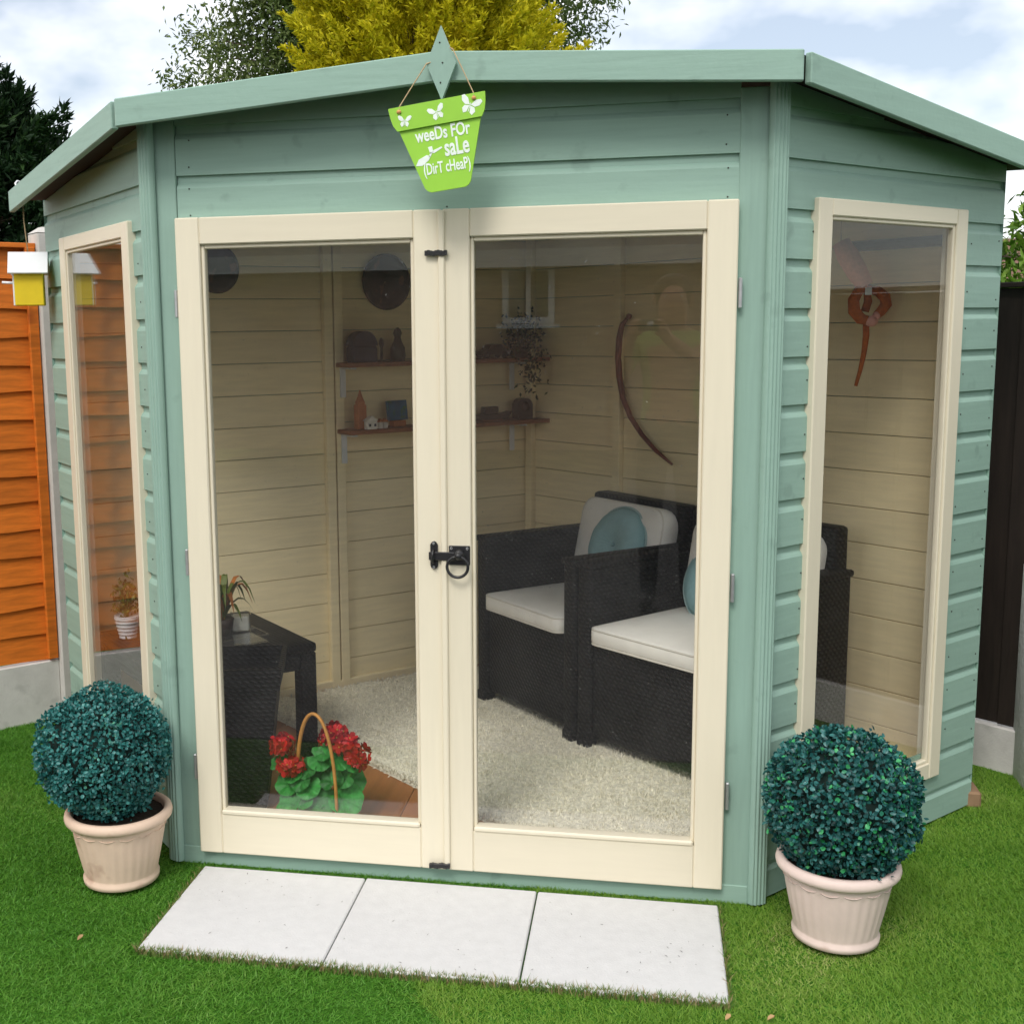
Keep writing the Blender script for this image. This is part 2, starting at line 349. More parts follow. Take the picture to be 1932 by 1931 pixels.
FL = Frame((-PR1[0], PR1[1]), (CA, -SA), (-SA, -CA))
bl = math.hypot(BK[0] - PR1[0], BK[1] - PR1[1]); bt = ((BK[0] - PR1[0]) / bl, (BK[1] - PR1[1]) / bl)
FBR = Frame(PR1, bt, (-bt[1] * -1, bt[0] * -1))         # from the right corner to the back corner
FBR.n = (bt[1], -bt[0])
FBL = Frame(BK, (-PR1[0] / bl, (PR1[1] - BK[1]) / bl), (0, 0)); FBL.n = (FBL.t[1], -FBL.t[0])

OV = .112; fx = .797; Lf = 1.06
ex, ey = fx + CA * Lf, -OV + SA * Lf
top = {'apex': (0, -OV, 2.053), 'fr': (fx, -OV, 2.0125), 'fl': (-.786, -OV, 1.989), 'sr': (ex + CA * .1, ey + SA * .1, 1.868), 'sl': (-ex, ey, 1.880), 'bk': (0, 2.2, 1.99)}
def roof_z(x, y):
    T = [('apex', 'fr', 'bk'), ('fr', 'sr', 'bk'), ('fl', 'apex', 'bk'), ('sl', 'fl', 'bk')]; best = None
    for t in T:
        a, b, c = (top[k] for k in t); d = (b[1] - c[1]) * (a[0] - c[0]) + (c[0] - b[0]) * (a[1] - c[1])
        l1 = ((b[1] - c[1]) * (x - c[0]) + (c[0] - b[0]) * (y - c[1])) / d; l2 = ((c[1] - a[1]) * (x - c[0]) + (a[0] - c[0]) * (y - c[1])) / d; l3 = 1 - l1 - l2
        m = min(l1, l2, l3); z = l1 * a[2] + l2 * b[2] + l3 * c[2]
        if best is None or m > best[0]: best = (m, z)
    return best[1]

# ------------------------------------------------------------------ ground
g = MB(); g.add([(-60, -60, -.012), (60, -60, -.012), (60, 90, -.012), (-60, 90, -.012)], [(0, 1, 2, 3)])
g.build('ground', 'turf', kind='structure')

g = MB(); g.add([(-4.2, -11.4, -.006), (4.2, -11.4, -.006), (4.2, -1.0, -.006), (-4.2, -1.0, -.006)], [(0, 1, 2, 3)])  # invented dark paving out of view, so the door glass reflects less green
mat('added_dark_paving', (.032, .032, .034), .8, .2, (5, 5, 5), bump=.4, fine=90)
g.build('added_dark_paving', 'added_dark_paving', kind='structure')
def inside(poly, X, Y):
    r = np.zeros(len(X), bool); n = len(poly)
    for i in range(n):
        x1, y1 = poly[i]; x2, y2 = poly[(i + 1) % n]
        c = ((y1 > Y) != (y2 > Y)) & (X < (x2 - x1) * (Y - y1) / (y2 - y1 + 1e-12) + x1); r ^= c
    return r
HOUSE = [(-A, 0), (A, 0), PR1, BK, (-PR1[0], PR1[1])]
SX0, SY0 = -.6755, -.044
def blades(name, label, mname, n, box, keep, lean, seed, h=(.005, .0115)):
    R = np.random.default_rng(seed)
    X = R.uniform(box[0], box[1], n); Y = R.uniform(box[2], box[3], n)
    k = keep(X, Y) & ~inside(HOUSE, X, Y) & ~((X > SX0 + .004) & (X < SX0 + 1.346) & (Y < SY0 + .01) & (Y > SY0 - .446))
    X = X[k]; Y = Y[k]; n = len(X)
    H = R.uniform(h[0], h[1], n) * (1 + .35 * np.sin(X * 9 + 3 * np.sin(Y * 7)) * np.sin(Y * 11 + 2 * np.sin(X * 5))) * np.where(R.random(n) < .03, 1.5, 1); a = R.uniform(0, 2 * pi, n); w = R.uniform(.0009, .0018, n)
    P = np.stack([X, Y, np.full(n, -.012)], 1); side = np.stack([np.cos(a), np.sin(a), np.zeros(n)], 1) * w[:, None]
    off = R.normal(0, 1.0, (n, 2)) + np.array(lean); 
    tip = P + np.concatenate([off * H[:, None], H[:, None]], 1)
    V = np.stack([P - side, P + side, tip], 1).reshape(-1, 3); F = np.arange(3 * n).reshape(-1, 3)
    link(name, raw_mesh(name, V, F, mname), None, label, 'grass', None, 'stuff')
sj = np.random.default_rng(77)
seam = lambda X, Y: (X + .02 * np.sin(Y * 31) + .012 * np.sin(Y * 83 + X * 40) > .02 - (Y + .55) * .35) & ((Y < SY0 - .44) | (X > .2))      # where two strips of turf with opposite nap meet
blades('lawn_grass', 'deep green artificial grass on the left and in front of the white slabs', 'grass_blade', 430000, (-2.0, .95, -.98, 1.1), lambda X, Y: ~seam(X, Y), (.2, -.25), 5)
blades('lawn_grass', 'yellower green artificial grass around the right-hand pot', 'grass_blade_pale', 340000, (-.1, 1.95, -.9, 1.1), lambda X, Y: seam(X, Y), (-.25, .35), 6)

ramp_leaf('grass_fringe', [(0, (.07, .20, .03)), (.45, (.16, .26, .06)), (.8, (.32, .27, .12)), (1, (.42, .30, .18))], .6, .2, .35)
def fringe():
    R = np.random.default_rng(31); n = 5200; u = R.random(n)
    side_ = np.minimum(R.integers(0, 30, n), 7) if False else R.choice([0, 6, 7], n, p=[.9, .05, .05]); X = np.where(side_ < 6, SX0 + u * 1.35, np.where(side_ == 6, SX0 - R.random(n) * .006, SX0 + 1.35 + R.random(n) * .006)); Y = np.where(side_ < 6, SY0 - .447 - R.random(n) ** 2 * .012, SY0 - u * .45)
    H = R.uniform(.011, .024, n); a = R.uniform(0, 2 * pi, n); w = R.uniform(.0008, .0016, n); P = np.stack([X, Y, np.full(n, -.012)], 1); sd = np.stack([np.cos(a), np.sin(a), np.zeros(n)], 1) * w[:, None]
    off = R.normal(0, .45, (n, 2)) + np.stack([np.zeros(n), np.where(side_ < 6, .35, 0)], 1); mid = P + np.concatenate([off * H[:, None] * .35, (H * .62)[:, None]], 1); tip = P + np.concatenate([off * H[:, None], H[:, None]], 1)
    V = np.stack([P - sd, P + sd, mid + sd * .8, mid - sd * .8, tip], 1).reshape(-1, 3); b = (np.arange(n) * 5)[:, None]
    F = np.concatenate([b + np.array([[0, 1, 2]]), b + np.array([[0, 2, 3]]), b + np.array([[3, 2, 4]])], 1).reshape(-1, 3)
    link('lawn_grass', raw_mesh('lawn_grass', V, F, 'grass_fringe'), None, 'frayed brownish grass fringe along the edges of the white slabs', 'grass', None, 'stuff')
    n = 46; P = np.stack([R.uniform(SX0 + .03, SX0 + 1.32, n), R.uniform(SY0 - .43, SY0 - .02, n), np.full(n, .0042)], 1); P[:14, 0] = R.normal(SX0 + 1.2, .05, 14); P[:14, 1] = R.normal(SY0 - .29, .04, 14); P[:, 0] = np.minimum(P[:, 0], SX0 + 1.33)
    ang = R.uniform(0, 2 * pi, n); V, F = leaf_soup(P, np.stack([np.cos(ang), np.sin(ang), R.uniform(-.02, .1, n)], 1), np.tile([0, 0, 1.0], (n, 1)), R.uniform(.003, .013, n), R.uniform(.001, .002, n), .3)
    link('grass_clippings', raw_mesh('grass_clippings', V, F, 'nail'), None, 'tiny dark grass clippings scattered on the white slabs', 'clippings', None, 'stuff')
fringe()
# ------------------------------------------------------------------ paving slabs
for i, tx in enumerate(('left', 'middle', 'right')):
    b = MB(); b.box((SX0 + .225 + .45 * i, SY0 - .225, -.0165 + .001 * (i == 1)), (.446, .446, .036), .003)
    o = b.build('paving_slab', 'slab', label='white concrete paving slab, %s one of the three before the doors' % tx, cat='paving slab', group='white slabs before the doors')
    o.rotation_euler = (0, 0, random.uniform(-.002, .002))

# ------------------------------------------------------------------ summerhouse
SH = thing('summerhouse', 'sage green painted timber corner summerhouse with cream double doors', 'summerhouse')
def plank_mb(a0, a1, z0, z1, F, zt=None, th=.016, bev=True, last=False):
    """one shiplap board: flat face, concave cut at its top where the board above laps over"""
    p = z1 - z0; lip = .009
    prof = [(0, z0), (0, z0 + p * .73), (-.0035, z0 + p * .79), (-.0085, z0 + p * .84), (-.0095, z1 + .004), (-th, z1 + .004), (-th, z0)] if bev else [(0, z0), (0, z1), (-th, z1), (-th, z0)]
    if zt:
        # shorten a board that the slope of the roof cuts off
        for _ in range(60):
            if zt(a1) < z0 + .004: a1 -= .02
            if zt(a0) < z0 + .004: a0 += .02
            if a1 - a0 < .03: return None
    vs = []
    cut = [a0, a1]
    if zt and min(zt(a0), zt(a1)) < z1 + .03: cut = sorted([a0 + (a1 - a0) * q / 14 for q in range(15)] + ([0.0] if a0 < -.01 and a1 > .01 else []))
    for a in cut:
        for o, z in prof: vs.append(F(a, o, min(z, zt(a)) if zt else z))
    n = len(prof); fs = []
    for q in range(len(cut) - 1):
        fs += [(q * n + k, q * n + (k + 1) % n, (q + 1) * n + (k + 1) % n, (q + 1) * n + k) for k in range(n)]
    fs += [tuple(range(n)), tuple((len(cut) - 1) * n + k for k in range(n))[::-1]]
    return MB().add(vs, fs)
def nails(parent, F, pts, o=.0005):
    for a, z in pts:
        b = MB(); b.lathe([(.0, -.001), (.0022, -.001), (.0018, .0012), (0, .0014)], 6, M=F.M(a, o, z) @ Matrix.Rotation(pi / 2, 4, 'X'), cap=False); b.build('nail', 'nail', parent)
# roof heights: ridge at the front apex, falling to the side eaves
def ztop_front(a): return roof_z(a, 0) - .031
# front wall: boards above the doors, uprights either side
wf = link('front_wall', None, SH)
for z0, z1 in ((1.700, 1.818), (1.818, 1.940), (1.940, 2.05)):
    b = plank_mb(-.6915, .682, z0, z1, FF, ztop_front); b.build('plank', 'green_h', wf)
    nails(wf, FF, [(x + random.uniform(-.004, .004), z0 + q) for x in (-.655, 0, .655) for q in (.02, .085) if z0 + q < 1.93])
for cx_, wx_ in ((-.7290, .071), (.7215, .079)):
    b = MB(); b.box((cx_, .012, .985), (wx_, .028, 1.954), .002); b.build('upright', 'green_v', wf)
b = MB(); b.box((0, .02, .012), (1.53, .05, .05), .002); b.build('threshold', 'green_h', wf)
b = MB(); b.box((0, .012, 1.706), (1.362, .03, .012)); b.build('lintel', 'green_h', wf)
b = MB()
b.add([(-.69, .034, 1.70), (.69, .034, 1.70), (.69, .034, 1.965), (0, .034, 2.01), (-.69, .034, 1.965)], [(0, 1, 2, 3, 4)])
b.build('inner_lining', 'lining', wf)
# fluted corner strips
for sgn in (-1, 1):
    b = MB(); pts = []
    for k in range(45):
        q = k / 44; ang = -pi / 2 + (q * .832) * sgn if False else 0
        # across the corner the strip bulges outward, with five narrow reeds
        x = -.024 + q * .048
        r = .011 * (1 - (2 * q - 1) ** 4) + .0028 * abs(sin(q * pi * 5))
        pts.append((x, r))
    pts += [(.024, -.006), (-.024, -.006)]
    nd = Vector((sgn * SA * .5, -(1 + CA) / 2, 0)).normalized(); td = Vector((-nd.y, nd.x, 0)) * 1
    C0 = Vector((sgn * A, 0, 0)) + nd * .006
    n = len(pts); vs = []
    for z in (-.004, 1.975 if sgn < 0 else 1.975):
        for x, r in pts: vs.append(C0 + td * x + nd * r + Vector((0, 0, z)))
    b.add(vs, [(k, (k + 1) % n, (k + 1) % n + n, k + n) for k in range(n)] + [tuple(range(n)), tuple(range(2 * n - 1, n - 1, -1))])
    b.build('corner_strip', 'green_v', SH)
# side walls with tall fixed windows
WA0, WA1, WZ0, WZ1 = .144, .806, .140, 1.722
def side_wall(F, name, rev):
    w = link(name, None, SH)
    a0, a1 = (WA0, WA1) if not rev else (LW - WA1, LW - WA0)
    zt = lambda a: roof_z(*F(a, 0, 0)[:2]) - .031
    k = -1
    while True:
        z0 = .09 + .1145 * k; z1 = z0 + .1145; k += 1
        if z0 < 0: z0 = -.004
        if z0 > 1.97: break
        lo = WZ0 + .02; hi = WZ1 - .02
        full = z1 <= lo or z1 > WZ1 + .03 or z0 < WZ0 - .03
        if full: segs = [(.012, LW)]
        else: segs = [(.012, a0 + .03), (a1 - .03, LW)] if not rev else [(0, a0 + .03), (a1 - .03, LW - .012)]
        if full and rev: segs = [(0, LW - .012)]
        for s0, s1 in segs:
            b = plank_mb(s0, s1, z0, z1, F, zt)
            if b is None: continue
            b.build('plank', 'green_h', w)
            if z1 < 1.83 and s1 - s0 < .5:
                nails(w, F, [((s1 - .035 if (s0 < .1) else s0 + .07) + random.uniform(-.006, .006), z0 + random.uniform(.02, .07))])
                if not rev and s0 > .5: nails(w, F, [(s1 - .02, z0 + random.uniform(.02, .07))])
        
    b = MB(); q = .05        # inner lining round the window
    e0, e1 = (0, LW)
    for (x0, x1, y0, y1) in ((e0, a0 + .03, 0, 1.85), (a1 - .03, e1, 0, 1.85), (a0 + .03, a1 - .03, 0, WZ0 + .03), (a0 + .03, a1 - .03, WZ1 - .03, 1.85)):
        b.add([F(x0, -.03, y0), F(x1, -.03, y0), F(x1, -.03, y1), F(x0, -.03, y1)], [(0, 1, 2, 3)])
    b.build('inner_lining', 'lining', w)
    b = MB()
    for x in (a0 + .03, a1 - .03):
        b.add([F(x, 0, WZ0), F(x, -.04, WZ0), F(x, -.04, WZ1), F(x, 0, WZ1)], [(0, 1, 2, 3)])
    b.build('reveal', 'cream_v', w)
    win = link('window', None, SH); fw = .054
    def bar(nm, m, x0, x1, y0, y1, o0, o1, bev=.003):
        MB().box(((x0 + x1) / 2, -(o0 + o1) / 2, (y0 + y1) / 2), (x1 - x0, o1 - o0, y1 - y0), bev, M=F.M()).build(nm, m, win)
    bar('frame_stile', 'cream_v', a0, a0 + fw, WZ0, WZ1, -.014, .015); bar('frame_stile', 'cream_v', a1 - fw, a1, WZ0, WZ1, -.014, .015)
    bar('frame_rail', 'cream_h', a0 + fw, a1 - fw, WZ1 - .041, WZ1, -.014, .0145); bar('frame_rail', 'cream_h', a0 + fw, a1 - fw, WZ0, WZ0 + .048, -.014, .0145)
    def bead(x0, y0, x1, y1):
        return
    for (x0, x1, y0, y1, m) in ((a0 + fw, a0 + fw + .009, WZ0 + .048, WZ1 - .041, 'cream_v'), (a1 - fw - .009, a1 - fw, WZ0 + .048, WZ1 - .041, 'cream_v'), (a0 + fw + .009, a1 - fw - .009, WZ1 - .050, WZ1 - .041, 'cream_h'), (a0 + fw + .009, a1 - fw - .009, WZ0 + .048, WZ0 + .058, 'cream_h')):
        bar('bead', m, x0, x1, y0, y1, -.008, .009, .002)
    MB().box(((a0 + a1) / 2, .0, (WZ0 + WZ1) / 2), (a1 - a0 - .095, .004, WZ1 - WZ0 - .08), M=F.M()).build('pane', 'glass', win)
side_wall(FR, 'right_wall', False); side_wall(FL, 'left_wall', True)
# double doors
DB, DT = .0333, 1.712
def door(x0, x1, hinge_left):
    d = link('door', None, SH)
    g0, g1 = (x0 + .064, x1 - .068) if hinge_left else (x0 + .066, x1 - .070); gz0, gz1 = .146, 1.645
    def bar(nm, m, a, b_, y0, y1, o0, o1, bev=.003): MB().box(((a + b_) / 2, -(o0 + o1) / 2, (y0 + y1) / 2), (b_ - a, o1 - o0, y1 - y0), bev).build(nm, m, d)
    bar('stile', 'cream_v', x0, g0, DB, DT, -.006, .030); bar('stile', 'cream_v', g1, x1, DB, DT, -.006, .030)
    bar('rail', 'cream_h', g0, g1, gz1, DT, -.006, .0295); bar('rail', 'cream_h', g0, g1, DB, gz0, -.006, .0295)
    bar('bead', 'cream_v', g0, g0 + .009, gz0, gz1, -.003, .02, .002); bar('bead', 'cream_v', g1 - .009, g1, gz0, gz1, -.003, .02, .002)
    bar('bead', 'cream_h', g0 + .009, g1 - .009, gz1 - .010, gz1, -.003, .02, .002); bar('bead', 'cream_h', g0 + .002, g1 - .002, gz0 - .002, gz0 + .012, -.003, .034, .004)
    bar('pane', 'glass', g0 - .01, g1 + .01, gz0 - .01, gz1 + .01, .004, .008, 0)
    hx = x0 if hinge_left else x1; sg = -1 if hinge_left else 1
    for z in (1.50, .80, .275) if not hinge_left else (1.50, .83, .27):
        MB().box((hx + sg * .0075, -.016, z), (.009, .012, .07), .002).build('hinge', 'zinc', d)
    return d
dl = door(-.6905, -.0117, True); dr = door(-.0083, .6824, False)
MB().box((-.0105, -.0345, (DB + DT) / 2 + .002), (.016, .008, DT - DB - .01), .003).build('meeting_strip', 'cream_v', dr)
# ring latch on the right door, keep on the left
n_before = set(col.objects)
b = MB(); b.box((.0375, -.0325, .868), (.053, .005, .049), .0015); lat = b.build('latch_plate', 'black_iron', dr)
b = MB(); b.box((-.004, -.0405, .8665), (.070, .005, .0215), .002); b.box((.0375, -.0375, .8665), (.03, .008, .018), .002); b.build('latch_bar', 'black_iron', dr)
b = MB(); b.tube([(.0375, -.033, .872), (.0375, -.052, .872)], [.015, .0095], 12); b.sphere((.0375, -.054, .870), .0095, 10, 8); b.build('latch_boss', 'black_iron', dr)
b = MB(); b.tube([(.0355 + .0262 * sin(t), -.054, .8425 + .0262 * cos(t)) for t in np.linspace(0, 2 * pi, 29)[:-1]], .0038, 8, closed=True); b.build('ring_handle', 'black_iron', dr)
b = MB(); b.prism([(-.0095, -.024), (-.0075, -.030), (0, -.034), (.0075, -.030), (.0095, -.024), (.0095, .028), (.0085, .030), (.005, .035), (0, .037), (-.005, .035), (-.0085, .030), (-.0095, .028)], .004, M=Matrix.Translation((-.0265, -.035, .866))); b.build('latch_keep', 'black_iron', dl)
b = MB(); b.tube([(-.0265, -.037, .883), (-.0265, -.053, .880), (-.0275, -.055, .868), (-.0275, -.052, .853), (-.0268, -.037, .848)], .003, 6); b.build('keep_hook', 'black_iron', dl)
for x, z in ((.0175, .886), (.0575, .886), (.0575, .850)):
    MB().tube([(x + .0027 * cos(t), -.0358, z + .0027 * sin(t)) for t in np.linspace(0, 2 * pi, 9)[:-1]], .0008, 5, closed=True).build('screw', 'zinc', dr)
for z in (.898, .838): MB().tube([(-.0265 + .0025 * cos(t), -.0395, z + .0025 * sin(t)) for t in np.linspace(0, 2 * pi, 9)[:-1]], .0008, 5, closed=True).build('screw', 'zinc', dl)
def turn_catch(x, z, tw):
    b = MB(); n = 9
    for k in range(n):
        b.box((x - .024 + .048 * k / (n - 1), -.0395, z + .0012 * sin(k * 1.6) + tw * (k - 4)), (.0068, .009, .0125), .001)
    b.build('turn_catch', 'black_iron', dr)
turn_catch(-.013, 1.608, 0); turn_catch(-.020, .048, .0003)
for o_ in set(col.objects) - n_before: o_.location.x -= .0095
# back walls: their inside is what shows
def back_wall(F, name, uprights):
    w = link(name, None, SH); k = 0
    while k < 17:
        z0 = .055 + .1145 * k; z1 = z0 + .1145; k += 1
        ins = 0 if k % 2 else .0006
        zz = min(z1 - .0022, 1.99)
        zr = lambda a: 1.845 + .11 * (1 - abs(a - (bl if F is FBR else 0)) / bl)
        if zr(.03 if F is FBR else bl - .03) < z0 + .01: continue
        b = MB().box((bl / 2, .020 + ins, (z0 + zz) / 2), (bl - .05, .012, zz - z0), .0012, M=F.M()); b.v = [(x, y, min(z, 1.86)) for x, y, z in b.v]; b.build('plank', 'lining', w)
    MB().add([F(0, .0, 0), F(bl, .0, 0), F(bl, .0, 1.86), F(0, .0, 1.86)], [(0, 1, 2, 3)]).build('outer_skin', 'green_h', w)
    for a, wd in uprights:
        MB().box((a, .0395, .95), (wd, .026, 1.79), .002, M=F.M()).build('upright', 'lining', w)
    MB().box((bl / 2, .0395, .075), (bl - .06, .024, .04), .002, M=F.M()).build('skirting', 'lining', w)
back_wall(FBL, 'back_wall', [(.025, .03), (.915, .036), (.957, .036), (1.93, .03)])
back_wall(FBR, 'back_wall', [(.03, .03), (.78, .03), (1.42, .036), (1.91, .036)])
# floor of laminate boards
fl = link('floor', None, SH)
inner = [(-A + .03, .03), (A - .03, .03), (PR1[0] - .03, PR1[1]), (0, BK[1] - .03), (-PR1[0] + .03, PR1[1])]
def yr(x):
    ax = abs(x); lo = .03 if ax < A - .03 else (ax - (A - .03)) / (PR1[0] - A) * PR1[1]
    return lo, BK[1] - .03 - (BK[1] - PR1[1] - .03) * ax / (PR1[0] - .03)
x = -1.42 + .02
w_ = .19; x = -.19 - w_ * 6
while x < 1.4:
    x0, x1 = max(x + .0012, -1.41), min(x + w_ - .0012, 1.41)
    if x1 > x0 + .02:
        p = [(x0, yr(x0)[0]), (x1, yr(x1)[0]), (x1, yr(x1)[1]), (x0, yr(x0)[1])]
        if all(q > 0 for q in (p[3][1] - p[0][1] + .2,)):
            MB().add([(q[0], q[1], .058) for q in p] + [(q[0], q[1], .045) for q in p], [(0, 1, 2, 3), (4, 5, 6, 7), (0, 1, 5, 4), (1, 2, 6, 5), (2, 3, 7, 6), (3, 0, 4, 7)]).build('floor_board', 'laminate', fl)
    x += w_
MB().add([(q[0], q[1], .044) for q in inner], [(0, 1, 2, 3, 4)]).build('floor_base', 'soffit', fl)
# base skirt of the shed
# roof
def roof():
    r = link('roof', None, SH)
    T = {k: Vector(v) for k, v in top.items()}; tri = [('apex', 'fr', 'bk'), ('fr', 'sr', 'bk'), ('fl', 'apex', 'bk'), ('sl', 'fl', 'bk')]
    names = list(T)
    b = MB(); b.add([T[n] + Vector((0, 0, -.006)) for n in names] + [T[n] + Vector((0, 0, -.012)) for n in names], [tuple(names.index(q) for q in t) for t in tri] + [tuple(names.index(q) + 6 for q in t)[::-1] for t in tri]); b.build('roof_felt', 'felt', r)
    b = MB(); b.add([T[n] + Vector((0, 0, -.0125)) for n in names] + [T[n] + Vector((0, 0, -.028)) for n in names], [tuple(names.index(q) for q in t) for t in tri] + [tuple(names.index(q) + 6 for q in t)[::-1] for t in tri]); b.build('roof_board', 'soffit', r)
    # ridge purlin inside
    b = MB(); b.tube([(0, .02, 1.975), (0, 2.0, 1.93)], .03, 4); b.build('purlin', 'lining', r)
    def fascia(p, q, n, ext0=0, ext1=0, h=.066, th=.018, o=0.0):
        p = Vector(p); q = Vector(q); d = (q - p).normalized(); p = p - d * ext0; q = q + d * ext1; n = Vector((n[0], n[1], 0))
        vs = []
        for P_ in (p, q):
            for oo, z in ((o, 0), (o + th, 0), (o + th, -h), (o, -h)): vs.append(P_ + n * oo + Vector((0, 0, z)))
        bm = bmesh.new(); bv = [bm.verts.new(v) for v in vs]
        for f in ((0, 1, 2, 3), (7, 6, 5, 4), (0, 4, 5, 1), (1, 5, 6, 2), (2, 6, 7, 3), (3, 7, 4, 0)): bm.faces.new([bv[i] for i in f])
        bmesh.ops.bevel(bm, geom=bm.edges[:], offset=.0025, segments=1, affect='EDGES'); bm.verts.index_update()
        MB().add([v.co.copy() for v in bm.verts], [[v.index for v in f.verts] for f in bm.faces]).build('fascia', 'green_h', r); bm.free()
    fascia(top['fl'], top['apex'], (0, -1), .006, 0); fascia(top['apex'], top['fr'], (0, -1), 0, .006)
    fascia(top['fr'], top['sr'], (SA, -CA), -.0185, 0, o=-.002); fascia(top['sl'], top['fl'], (-SA, -CA), 0, -.0185, o=-.002)
    b = MB(); b.prism([(.013, 1.941), (.047, 2.022), (.013, 2.104), (-.021, 2.022)], .016, M=Matrix.Translation((0, -OV - .0355, 0)))
    fin = b.build('finial', 'green_v', r)
    for z in (1.98, 2.023, 2.067): nails(fin, FF, [(.013 + random.uniform(-.004, .004), z)], OV + .0358)
roof()
# timber bearer and brick below the right corner
MB().box((1.447, .79, .010), (.065, .10, .05), .006).build('brick_support', 'brick', None, label='brown brick supporting the right rear corner of the summerhouse', cat='brick')

# ------------------------------------------------------------------ hanging sign
def sign():
    M0 = Matrix.Translation((.003, -.155, 1.937)) @ Matrix.Rotation(-radians(7.4), 4, 'Y')
    t = thing('hanging_sign', 'lime green plant-pot-shaped sign with white lettering hung on the roof diamond', 'sign')
    b = MB(); b.prism([(-.098, -.040), (-.0535, -.185), (-.048, -.192), (-.040, -.196), (.040, -.196), (.048, -.192), (.0535, -.185), (.098, -.040)], .007, M=M0); bd = b.build('board', 'sign_green', t)
    b = MB(); b.prism([(-.1125, .002), (-.1105, -.018), (-.106, -.037), (-.098, -.050), (.098, -.050), (.106, -.037), (.1105, -.018), (.1125, .002), (.111, .003), (-.111, .003)], .007, M=M0 @ Matrix.Translation((0, -.006, 0))); rim = b.build('rim_band', 'sign_green', t)
    def text(s, x, z, size, sx, parent, off):
        cu = bpy.data.curves.new('lettering', 'FONT'); cu.body = s; cu.size = size; cu.align_x = 'CENTER'; cu.extrude = .0004; cu.resolution_u = 3; cu.offset = off
        ob = bpy.data.objects.new('tmp', cu); col.objects.link(ob); dg = bpy.context.evaluated_depsgraph_get(); dg.update()
        me = bpy.data.meshes.new_from_object(ob.evaluated_get(dg)); bpy.data.objects.remove(ob)
        me.transform(M0 @ Matrix.Translation((x, -.0008, z)) @ Matrix.Rotation(pi / 2, 4, 'X') @ Matrix.Scale(sx, 4, (1, 0, 0)))
        me.materials.clear(); me.materials.append(MATS['sign_white']); me.update(); link('lettering', me, parent)
    text('weeDs FOr', .004, -.081, .040, .66, bd, .0009); text('saLe', .032, -.121, .054, .60, bd, .0013); text('(DirT cHeaP)', .004, -.156, .036, .56, bd, .0006)
    # serifs under the longer letters come from the lettering itself; butterflies and trowel are flat print
    def flat(polys, x, z, sc, rot, y, parent, nm):
        mm = MB(); Mx = M0 @ Matrix.Translation((x, y, z)) @ Matrix.Rotation(-rot, 4, 'Y') @ Matrix.Scale(sc, 4)
        for p in polys: mm.prism(p, .0006 / sc, M=Mx)
        mm.build(nm, 'sign_white', parent)
    wing = [[(.04, .05), (.35, .55), (.75, .75), (.95, .6), (.8, .2), (.45, -.02)], [(.04, -.02), (.45, -.1), (.6, -.4), (.4, -.75), (.15, -.6)]]
    bf = wing + [[(-x, z) for x, z in p][::-1] for p in wing] + [[(-.03, .1), (0, .3), (.03, .1), (.03, -.5), (0, -.6), (-.03, -.5)]]
    for x, z, s_, r_ in ((-.078, -.030, .017, -.15), (-.002, -.024, .021, .25), (.075, -.022, .026, -.45)): flat(bf, x, z, s_, r_, -.0068, rim, 'butterfly')
    tr = [[(-1, -.5), (-.75, -.1), (-.15, .12), (.1, .0), (-.05, -.25), (-.55, -.55)], [(-.02, .0), (.14, .26), (.25, .2), (.1, -.06)], [(.12, .15), (.0, .62), (.3, .66), (.34, .25)], [(.25, .2), (.36, .36), (.95, .52), (1, .42), (.4, .16)]]
    flat(tr, -.034, -.116, .033, .0, -.0008, bd, 'trowel')
    for sg in (-1, 1):
        p = M0 @ Vector((sg * .088 + (0 if sg < 0 else -.002), -.0085, -.008)); b = MB(); b.sphere(p, (.0055, .004, .0045), 8, 6); b.build('knot', 'knot', t)
        hold = Vector((-.020, -.151, 2.022)) if sg < 0 else Vector((.040, -.151, 2.051))
        top_ = M0 @ Vector((sg * .086, -.003, .004))
        b = MB(); b.tube([p, top_, hold.lerp(top_, .5) + Vector((sg * .001, 0, -.001)), hold, Vector((.013, -.134, hold.z + .012))], .0014, 6); b.build('string', 'cord', t)
sign()

